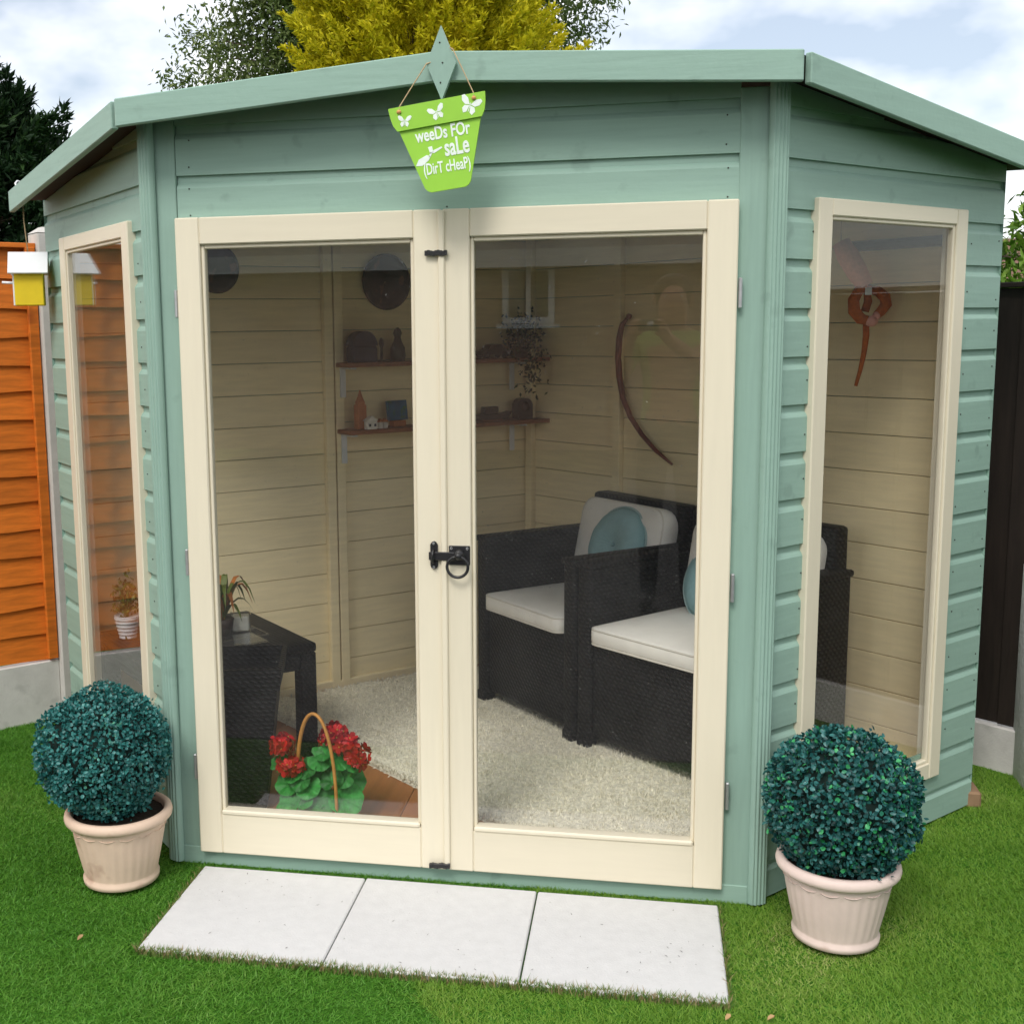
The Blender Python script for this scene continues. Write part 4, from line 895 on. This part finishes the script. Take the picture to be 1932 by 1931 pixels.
def table_things():
    # candle in a square glass
    t = thing('candle', 'cream square candle on the side table', 'candle', (-.846, .802, TZ + .001), .3)
    MB().box((0, 0, .026), (.056, .056, .05), .004).build('wax', 'candle', t); MB().tube([(0, 0, .05), (.001, 0, .062)], .001, 5).build('wick', 'nail', t)
    g_ = MB()
    for sx, sy, a, b_ in ((0, .031, .066, .004), (0, -.031, .066, .004), (.031, 0, .004, .057), (-.031, 0, .004, .057)): g_.box((sx, sy, .036), (a, b_, .07))
    g_.build('glass_holder', 'clear_glass', t)
    # glass dish
    t = thing('glass_dish', 'clear square glass dish at the front of the side table', 'dish', (-.815, .655, TZ + .001), .75)
    g_ = MB(); g_.box((0, 0, .003), (.17, .13, .005)); 
    for sx, sy, a, b_ in ((0, .067, .17, .004), (0, -.067, .17, .004), (.087, 0, .004, .138), (-.087, 0, .004, .138)): g_.box((sx, sy, .014), (a, b_, .026))
    g_.build('dish', 'clear_glass', t)
    # drooping plant with orange and green leaves
    t = thing('strap_leaf_plant', 'potted plant with drooping green and orange strap leaves on the side table', 'potted plant', (-.885, .735, TZ + .001))
    MB().lathe([(.028, 0), (.034, .03), (.038, .055), (.036, .056), (.033, .05)], 20, cap=True).build('pot', 'dark_brown', t)
    R = random.Random(5)
    for k in range(20):
        a = k * 2.4; reach = R.uniform(.07, .13); hh = R.uniform(.08, .17); b = MB(); n = 7; vs = []; w = R.uniform(.010, .016)
        for i in range(n):
            q = i / (n - 1); r = reach * q; z = .05 + hh * sin(q * pi * .75) - .05 * q * q; ww = w * (sin(min(1, q * 1.25 + .15) * pi * .8) + .15) * (1 - q ** 4)
            c = Vector((r * cos(a), r * sin(a), z)); s_ = Vector((-sin(a), cos(a), 0)) * ww; vs += [c - s_, c - Vector((0, 0, ww * .4)), c + s_]
        b.add(vs, [(3 * i + j, 3 * i + j + 1, 3 * i + j + 4, 3 * i + j + 3) for i in range(n - 1) for j in (0, 1)], True); b.build('leaf', 'leaf_orange' if k % 3 == 0 else 'leaf_olive', t)
    # white ribbed pot in the left window
    t = thing('succulent_pot', 'trailing succulent in a white ribbed pot seen through the left window', 'potted plant', (-1.186, .655, TZ + .001))
    MB().lathe([(.026, 0)] + [(.027 + .016 * z / .075 + .0014 * sin(z * 500), z) for z in np.linspace(.001, .075, 30)] + [(.040, .077), (.036, .07)], 28).build('pot', 'ceramic_white', t)
    Rn = np.random.default_rng(3); n = 230; d = Rn.normal(size=(n, 3)) * np.array([.022, .022, .036]) + np.array([0, 0, .125])
    V, F = leaf_soup(d, Rn.normal(size=(n, 3)) + np.array([0, 0, .4]), Rn.normal(size=(n, 3)), Rn.uniform(.012, .022, n), .013, .2); link('foliage', raw_mesh('foliage', V, F, 'succulent'), t, kind='stuff')
    b = MB()
    for k in range(7): a = k * .9; b.tube([(.0, 0, .06), (.012 * cos(a), .012 * sin(a), .11), (.02 * cos(a), .02 * sin(a), .165)], .0022, 5)
    b.build('stems', 'stem', t)
table_things()

def flower_basket():
    bx = Vector((-.415, .165, .0585)); t = thing('flower_basket', 'hooped cane basket of red geraniums standing behind the left door glass', 'flower basket', bx)
    MB().lathe([(.050, 0), (.056, .012), (.062, .03), (.066, .045), (.063, .046), (.058, .03)], 28).build('bowl', 'basket', t)
    for z, r in ((.006, .056), (.022, .061), (.042, .067)): MB().tube([(r * cos(a), r * sin(a), z) for a in np.linspace(0, 2 * pi, 33)[:-1]], .0045, 6, closed=True).build('cane_band', 'basket', t)
    pts = [(.012 + .064 * cos(a), -.062 * cos(a * .5) - .006, .03 + .300 * max(0, sin(a)) ** .8) for a in np.linspace(0, pi, 31)]
    MB().tube(pts, .0062, 8, flat=.8).build('handle', 'basket', t)
    R = random.Random(8)
    def leaf(c, r, nrm, nm='leaf'):
        n = Vector(nrm).normalized(); Mq = Matrix.Translation(c) @ n.to_track_quat('Z', 'Y').to_matrix().to_4x4() @ Matrix.Rotation(R.uniform(0, 6.28), 4, 'Z'); k = 26; vs = [(0, -.15 * r, -.12 * r)]
        for ring in (.55, 1.0):
            for i in range(k):
                a = 2 * pi * i / k; rr_ = r * ring * (1 - .62 * math.exp(-((a - 1.5 * pi) / .28) ** 2) * ring) * (1 + (.06 * abs(sin(a * 3.5)) if ring == 1 else 0))
                vs.append((rr_ * cos(a), rr_ * sin(a), .10 * r * ring + r * (.10 if ring == 1 else .05) * sin(a * 6.5)))
        fs = [(0, 1 + i, 1 + (i + 1) % k) for i in range(k)] + [(1 + i, 1 + k + i, 1 + k + (i + 1) % k, 1 + (i + 1) % k) for i in range(k)]
        MB().add(vs, fs, True, Mq).build(nm, 'geranium_leaf', t)
    leaves = [(-.045, -.05, .075, .056), (.030, -.060, .055, .062), (.092, -.035, .085, .050), (-.010, -.045, .115, .036), (.055, -.03, .135, .034), (.085, -.02, .145, .036), (-.055, -.04, .15, .030), (-.095, -.03, .175, .030), (-.015, -.03, .165, .033), (.018, -.02, .19, .036), (.045, .01, .18, .03), (.06, -.02, .225, .03), (.115, -.02, .185, .03), (-.02, .03, .13, .045), (.03, .03, .14, .045), (.10, .01, .12, .04), (.035, -.035, .215, .026), (.075, -.03, .19, .028), (-.03, -.05, .135, .030), (.0, -.02, .09, .05), (-.075, -.01, .11, .04)]
    for x, y, z, r in leaves: leaf((x, y, z), r, (R.uniform(-.4, .4) + x * 2, -.75 + R.uniform(-.2, .2), .75))
    st = MB()
    for hx, hy, hz, hr in ((-.088, -.03, .225, .036), (-.060, -.045, .172, .037), (.070, -.025, .268, .034), (.102, -.03, .238, .036), (.130, -.03, .205, .034), (.042, -.02, .255, .026)):
        st.tube([(hx * .3, 0, .05), (hx * .7, hy * .5, hz * .6), (hx, hy, hz - hr * .4)], .003, 6)
        fl_ = link('flower_head', None, t); c0 = Vector((hx, hy, hz)); nf = 15
        mb = MB(); eye = MB()
        for k in range(nf):
            zc = 1 - 1.75 * (k + .5) / nf; a = k * 2.39996; s_ = math.sqrt(max(0, 1 - zc * zc)); d = Vector((s_ * cos(a), s_ * sin(a) - .15, zc * .8 + .1)).normalized(); fc = c0 + d * hr * .72
            Mq = Matrix.Translation(fc) @ d.to_track_quat('Z', 'Y').to_matrix().to_4x4(); pr = hr * R.uniform(.42, .62); fc = fc + Vector((R.uniform(-.2, .2), R.uniform(-.2, .2), R.uniform(-.2, .2))) * hr; Mq = Matrix.Translation(fc) @ (d + Vector((R.uniform(-.4, .4), R.uniform(-.4, .4), R.uniform(-.4, .4)))).to_track_quat('Z', 'Y').to_matrix().to_4x4()
            for j in range(5):
                b_ = j * 2 * pi / 5 + k; ca_, sa_ = cos(b_), sin(b_); pl = [(0, 0, 0), (.55, -.42, .16), (.95, -.34, .30 + R.uniform(-.1, .1)), (1.08, 0, .26 + R.uniform(-.1, .1)), (.95, .34, .30), (.55, .42, .16)]
                mb.add([((x * ca_ - y * sa_) * pr, (x * sa_ + y * ca_) * pr, z * pr) for x, y, z in pl], [(0, 1, 2, 3), (0, 3, 4, 5)], False, Mq)
            eye.sphere(Mq @ Vector((0, 0, .002)), .0022, 6, 4)
        mb.build('petals', 'petal', fl_); eye.build('eyes', 'petal_eye', fl_)
    st.build('stems', 'stem', t)
flower_basket()

# ------------------------------------------------------------------ shelves and what stands on them
def on_back_left(a, inn, z):      # a: from the back corner leftwards; inn: distance into the room
    return FBL(a, -inn - .02, z)
def shelf(z, label):
    t = thing('wall_shelf', label, 'shelf', (0, 0, 0), 0, 'brown shelves on the back wall')
    MB().box((.466, .092, z + .008), (.93, .125, .016), .002, M=FBL.M()).build('shelf_board', 'shelf_wood', t)
    for a in (.905, .13):
        b = MB(); b.box((a, .0565, z - .058), (.022, .007, .11), .001, M=FBL.M()); b.box((a, .10, z - .004), (.022, .09, .007), .001, M=FBL.M())
        b.build('bracket', 'bracket_white', t)
shelf(1.292, 'upper brown wooden shelf on the back wall'); shelf(1.045, 'lower brown wooden shelf on the back wall')
rzw = math.atan2(FBL.t[1], FBL.t[0]) + pi
def orn(name, label, cat, a, inn, z, rz=0.0):
    p = on_back_left(a + .05, inn, z); return thing(name, label, cat, (p.x, p.y, p.z), rzw + rz, 'ornaments on the shelves')
S1, S2 = 1.3085, 1.0615
t = orn('dome_box', 'dark blue domed box at the left end of the upper shelf', 'box', .79, .07, S1)
MB().box((0, 0, .03), (.105, .06, .06), .006).build('base', 'navy', t); MB().prism([(-.052 * cos(q), .06 + .055 * sin(q)) for q in np.linspace(0, pi, 15)], .058, M=Matrix.Translation((0, -.029, 0))).build('lid', 'navy', t)
t = orn('bottle_figure', 'small dark green figure on the upper shelf beside the domed box', 'figurine', .635, .07, S1)
MB().lathe([(.026, 0), (.03, .02), (.028, .05), (.016, .075), (.012, .09), (.017, .105), (.011, .12), (.003, .126)], 16).build('body', 'dark_green', t); MB().box((.0, -.02, .03), (.02, .014, .03), .004).build('plinth', 'dark_brown', t)
t = orn('spindle_figure', 'thin dark figurine on the upper shelf', 'figurine', .70, .06, S1)
MB().lathe([(.012, 0), (.006, .01), (.005, .05), (.010, .065), (.009, .08), (.004, .088)], 12).build('body', 'dark_brown', t); MB().lathe([(.016, 0), (.016, .004)], 12).build('foot', 'dark_brown', t)
t = orn('model_car', 'dark model car on the right part of the upper shelf', 'model car', .20, .07, S1)
MB().prism([(-.07, .012), (-.068, .03), (-.035, .036), (-.018, .055), (.03, .056), (.05, .036), (.07, .03), (.071, .012)], .05, M=Matrix.Translation((0, -.025, 0))).build('body', 'dark_brown', t)
for x in (-.043, .043):
    for y in (-.024, .024): MB().tube([(x, y - .004, .014), (x, y + .004, .014)], .0135, 12).build('wheel', 'camera_black', t)
t = orn('grey_house_ornament', 'small pale grey house ornament on the upper shelf', 'ornament', .335, .07, S1)
MB().box((0, 0, .018), (.05, .04, .036), .002).build('wall', 'ceramic_white', t); MB().prism([(-.03, .036), (.03, .036), (0, .062)], .044, M=Matrix.Translation((0, -.022, 0))).build('roof', 'navy', t)
t = orn('trailing_plant', 'dark trailing plant at the right end of the upper shelf', 'plant', .06, .075, S1)
MB().lathe([(.025, 0), (.034, .045), (.031, .046)], 16).build('pot', 'dark_brown', t)
Rn = np.random.default_rng(9); n = 420; P_ = Rn.normal(size=(n, 3)) * np.array([.035, .03, .04]) + np.array([0, -.01, .09]); P_[:120, 2] -= Rn.uniform(.05, .2, 120); P_[:120, 1] = -.075 + Rn.normal(0, .012, 120)
V, F = leaf_soup(P_, Rn.normal(size=(n, 3)), Rn.normal(size=(n, 3)), Rn.uniform(.015, .028, n), .012, .2); link('foliage', raw_mesh('foliage', V, F, 'dark_conifer_leaf'), t, kind='stuff')
t = orn('tower_ornament', 'orange church tower ornament at the left end of the lower shelf', 'ornament', .805, .075, S2)
MB().box((0, 0, .045), (.036, .036, .09), .002).build('shaft', 'tower_orange', t); MB().box((0, 0, .096), (.028, .028, .018), .002).build('belfry', 'tower_orange', t); MB().lathe([(.016, .105), (.009, .122), (.002, .145)], 8).build('spire', 'tower_orange', t)
t = orn('white_house_ornament', 'tiny white house ornament in front of the orange tower', 'ornament', .785, .118, S2)
MB().box((0, 0, .016), (.042, .028, .032), .002).build('wall', 'little_white', t); MB().prism([(-.025, .032), (.025, .032), (0, .05)], .03, M=Matrix.Translation((0, -.015, 0))).build('roof', 'little_white', t)
for x in (-.011, .011): MB().box((x, -.0145, .016), (.008, .002, .01)).build('window', 'navy', t)
t = orn('village_ornament', 'little row of cream cottages on the lower shelf', 'ornament', .735, .10, S2)
for k in range(3):
    MB().box((-.02 + k * .02, 0, .011), (.018, .018, .022 + .004 * (k % 2)), .001).build('cottage', 'little_white', t); MB().prism([(-.031 + k * .02, .024), (-.009 + k * .02, .024), (-.02 + k * .02, .036)], .02, M=Matrix.Translation((0, -.01, 0))).build('roof', 'tower_orange', t)
t = orn('picture_block', 'small blue landscape picture standing on the lower shelf', 'picture', .64, .075, S2, .15)
MB().box((0, .0, .062), (.095, .012, .075), .001, M=Matrix.Rotation(radians(-8), 4, 'X')).build('canvas', 'canvas_blue', t); MB().box((0, .004, .012), (.06, .03, .022), .002).build('stand', 'tower_orange', t)
t = orn('carved_boat', 'dark carved boat on the right part of the lower shelf', 'ornament', .22, .08, S2)
MB().prism([(-.09, .03), (-.075, .006), (.075, .006), (.095, .036), (.06, .028), (-.05, .026)], .04, M=Matrix.Translation((0, -.02, 0))).build('hull', 'dark_brown', t); MB().box((0, 0, .042), (.07, .03, .03), .004).build('cabin', 'dark_brown', t); MB().box((0, 0, .003), (.1, .035, .006)).build('stand', 'shelf_wood', t)
t = orn('arched_clock', 'black arched mantel clock at the right end of the lower shelf', 'clock', .055, .075, S2)
MB().prism([(-.035, 0), (.035, 0), (.035, .055)] + [(.035 * cos(q), .055 + .03 * sin(q)) for q in np.linspace(0, pi, 11)[1:-1]] + [(-.035, .055)], .045, M=Matrix.Translation((0, -.0225, 0))).build('case', 'camera_black', t); MB().lathe([(.02, 0), (.018, .003)], 20, M=Matrix.Translation((0, -.0226, .05)) @ Matrix.Rotation(pi / 2, 4, 'X')).build('dial', 'dark_brown', t)
def wall_plate(a, z, r, label):
    p = FBL(a, -.024, z); t = thing('wall_plate', label, 'plate', p, rzw, 'dark plates on the back wall')
    M = Matrix.Rotation(pi / 2, 4, 'X')
    MB().lathe([(.001, .004), (r * .55, .004), (r * .68, .012), (r * .95, .018), (r, .016), (r * .98, .010), (r * .6, 0), (.001, 0)], 40, M=M, cap=False).build('dish', 'plate_dark', t)
    MB().tube([M @ Vector((r * .97 * cos(q), r * .97 * sin(q), .017)) for q in np.linspace(0, 2 * pi, 41)[:-1]], .003, 6, closed=True).build('rim', 'plate_dark', t)
wall_plate(.70, 1.605, .105, 'round dark decorated plate on the back wall above the shelves'); wall_plate(1.385, 1.645, .085, 'round dark plate near the top left corner of the left door')
# reddish curved stick on the back-right wall
pp = [(1175, 600, .0), ]
def on_back_right(a, inn, z): return FBR(a, -inn - .02, z)
t = thing('curved_stick', 'thin reddish-brown curved stick hung on the back right wall', 'stick')
cp = [(1.365, 1.46), (1.395, 1.43), (1.408, 1.38), (1.412, 1.31), (1.405, 1.24), (1.385, 1.16), (1.345, 1.09), (1.29, 1.03), (1.22, .975), (1.14, .93)]
MB().tube([on_back_right(a, .03, z) for a, z in cp], [.006, .010, .012, .012, .012, .011, .010, .009, .008, .004], 8).build('shaft', 'stick', t); MB().sphere(on_back_right(1.36, .03, 1.462), .011, 8, 6).build('tip', 'stick', t)
# plush toy hanging behind the right window
def plush():
    o = Vector((1.0, .0, 0)); t = thing('plush_toy', 'brown and pink long-armed plush toy hanging behind the right window', 'plush toy')
    y = .90
    MB().tube([(1.045, y + .02, 1.665), (1.065, y + .01, 1.625), (1.092, y, 1.575), (1.115, y - .005, 1.535)], [.026, .033, .031, .024], 12).build('sleeve', 'plush_pink', t)
    ring = [(1.118, 1.535), (1.098, 1.525), (1.082, 1.495), (1.085, 1.462), (1.105, 1.438), (1.128, 1.432)]
    MB().tube([(x, y - .012, z) for x, z in ring], [.012, .015, .017, .018, .017, .014], 10).build('arm', 'plush_brown', t)
    r2 = [(1.120, 1.528), (1.150, 1.520), (1.172, 1.502), (1.176, 1.480), (1.163, 1.460), (1.148, 1.446)]
    MB().tube([(x, y - .004, z) for x, z in r2], [.012, .015, .017, .017, .015, .012], 10).build('arm', 'plush_brown', t)
    r3 = [(1.122, 1.525), (1.126, 1.49), (1.118, 1.46)]
    MB().tube([(x, y + .004, z) for x, z in r3], [.010, .012, .012], 8).build('body', 'plush_brown', t)
    b = MB(); b.sphere((1.134, y - .016, 1.431), (.020, .016, .016), 12, 8); b.sphere((1.148, y - .012, 1.446), (.012, .012, .013), 10, 8); b.build('hand', 'plush_pink', t)
    MB().tube([(1.122, y, 1.425), (1.124, y, 1.39), (1.120, y, 1.34), (1.112, y, 1.29), (1.100, y, 1.238)], [.009, .0095, .008, .0065, .005], 8).build('tail', 'plush_brown', t)
    MB().box((1.120, y - .032, 1.519), (.019, .003, .022), .001).build('tag', 'tag_white', t)
    MB().tube([(1.045, y + .02, 1.67), (1.04, y + .02, 1.86)], .0015, 5).build('string', 'cord', t)
plush()
t = thing('roof_rail', 'short dark rail across the top of the right window inside', 'rail')
MB().tube([(1.06, .985, 1.655), (1.30, .775, 1.655)], .016, 8).build('bar', 'camera_black', t); MB().sphere((1.06, .985, 1.655), .02, 10, 8).build('end_knob', 'camera_black', t)

# ------------------------------------------------------------------ fallen leaves and litter on the lawn and slabs
for x, y, r, w in ((-.83, -.48, 1.1, 'curled brown fallen leaf on the lawn left of the slabs'), (.66, -.56, .9, 'pale brown fallen leaf on the lawn below the right pot'), (.745, -.545, .5, 'small dry fallen leaf on the lawn beside another below the right pot')):
    P_ = np.array([[x, y, .002]]); V, F = round_leaves(P_, np.array([[cos(r), sin(r), .35]]), np.array([[.3, 0, 1.0]]), np.array([.019]), np.array([.010]), .35)
    V = np.concatenate([V, V - np.array([0, 0, .0008])]); F = np.concatenate([F, F + 7]); link('fallen_leaf', raw_mesh('fallen_leaf', V, F, 'dead_leaf'), None, w, 'leaf', 'leaves on the lawn')

# ------------------------------------------------------------------ the photographer, mirrored in the door glass
def person():
    bx = Vector((.60, -3.27, -.012)); t = thing('person', 'person in a green shirt holding up a small camera, mirrored in the door glass', 'person', bx)
    J = {}; E = []; Rd = []
    def add(n, p, r, par=None):
        J[n] = len(Rd); Rd.append((Vector(p), r))
        if par is not None: E.append((J[par], J[n]))
    add('pel', (0, 0, .92), .15); add('sp1', (0, .01, 1.06), .145, 'pel'); add('sp2', (0, .01, 1.20), .155, 'sp1'); add('ch', (0, 0, 1.32), .14, 'sp2'); add('nk', (0, .0, 1.42), .062, 'ch'); add('hd0', (0, .02, 1.49), .078, 'nk'); add('hd1', (0, .02, 1.57), .094, 'hd0'); add('hd2', (0, .005, 1.645), .075, 'hd1')
    add('nose', (0, .122, 1.555), .014, 'hd1')
    for s, q in (('l', -1), ('r', 1)):
        add('hip' + s, (q * .09, 0, .86), .10, 'pel'); add('kn' + s, (q * .10, .02, .48), .065, 'hip' + s); add('an' + s, (q * .10, -.01, .09), .045, 'kn' + s); add('to' + s, (q * .115, .15, .035), .035, 'an' + s)
        add('sh' + s, (q * .18, 0, 1.36), .065, 'ch'); hand = Vector((-.118 + q * .062, .268, 1.43)); el = Vector((q * .235, .10, 1.17)) if q > 0 else Vector((-.27, .10, 1.16))
        add('el' + s, el, .048, 'sh' + s); add('wr' + s, hand + Vector((q * .022, -.045, -.045)), .03, 'el' + s); add('pa' + s, hand, .03, 'wr' + s)
        for k in range(4):
            fz = .028 - k * .017; a = hand + Vector((q * .012, .012, fz)); add('f%d%s' % (k, s), a, .0095, 'pa' + s); add('g%d%s' % (k, s), a + Vector((-q * .012, .028, .004)), .009, 'f%d%s' % (k, s)); add('h%d%s' % (k, s), a + Vector((-q * (.034 - .004 * k), .024, .004)), .008, 'g%d%s' % (k, s))
        add('t0' + s, hand + Vector((-q * .01, -.006, -.03)), .011, 'pa' + s); add('t1' + s, hand + Vector((-q * .034, -.010, -.026)), .009, 't0' + s)
    me = bpy.data.meshes.new('body'); me.from_pydata([p for p, r in Rd], E, []); ob = bpy.data.objects.new('tmp', me); col.objects.link(ob)
    sk = ob.modifiers.new('s', 'SKIN'); sk.use_smooth_shade = True
    for i, (p, r) in enumerate(Rd): me.skin_vertices[0].data[i].radius = (r, r * (.72 if i in (J['pel'], J['sp1'], J['sp2'], J['ch']) else 1)); me.skin_vertices[0].data[i].use_root = i == 0
    ob.modifiers.new('b', 'SUBSURF').levels = 2
    dg = bpy.context.evaluated_depsgraph_get(); dg.update(); m2 = bpy.data.meshes.new_from_object(ob.evaluated_get(dg)); bpy.data.objects.remove(ob)
    m2.materials.clear()
    for k in ('skin', 'shirt', 'trousers', 'camera_black'): m2.materials.append(MATS[k])
    for p in m2.polygons:
        c = p.center
        if c.z < .09: p.material_index = 3
        elif c.z < .97: p.material_index = 2
        elif c.z < 1.41 and c.y < .085 and not (abs(c.x) > .21 and c.z < 1.22): p.material_index = 1
        else: p.material_index = 0
    link('body', m2, t)
    b = MB(); b.sphere((0, -.012, 1.60), (.098, .108, .095), 18, 12); b.v = [(x, min(y, .055), z) if z > 1.60 else (x, min(y, -.005), z) for x, y, z in b.v]; b.build('hair', 'hair', t)
    for q in (-1, 1):
        b = MB(); b.sphere((q * .034, .098, 1.578), (.013, .008, .008), 10, 6); ew = b.build('eye', 'eye_white', t); b = MB(); b.sphere((q * .034, .1045, 1.578), .0045, 8, 6); b.build('iris', 'eye_dark', ew)
        b = MB(); b.sphere((q * .092, .0, 1.565), (.012, .022, .032), 8, 8); b.build('ear', 'skin', t)
    b = MB(); b.sphere((0, .096, 1.512), (.026, .008, .006), 10, 6); b.build('mouth', 'lips', t)
    c = thing('compact_camera', 'small black compact camera held by the mirrored person', 'camera', (.482, -2.993, 1.40))
    MB().box((0, 0, .03), (.098, .022, .056), .005).build('case', 'camera_black', c); MB().tube([(.01, .011, .03), (.01, .016, .03)], .02, 20).build('lens_ring', 'zinc', c)
person()
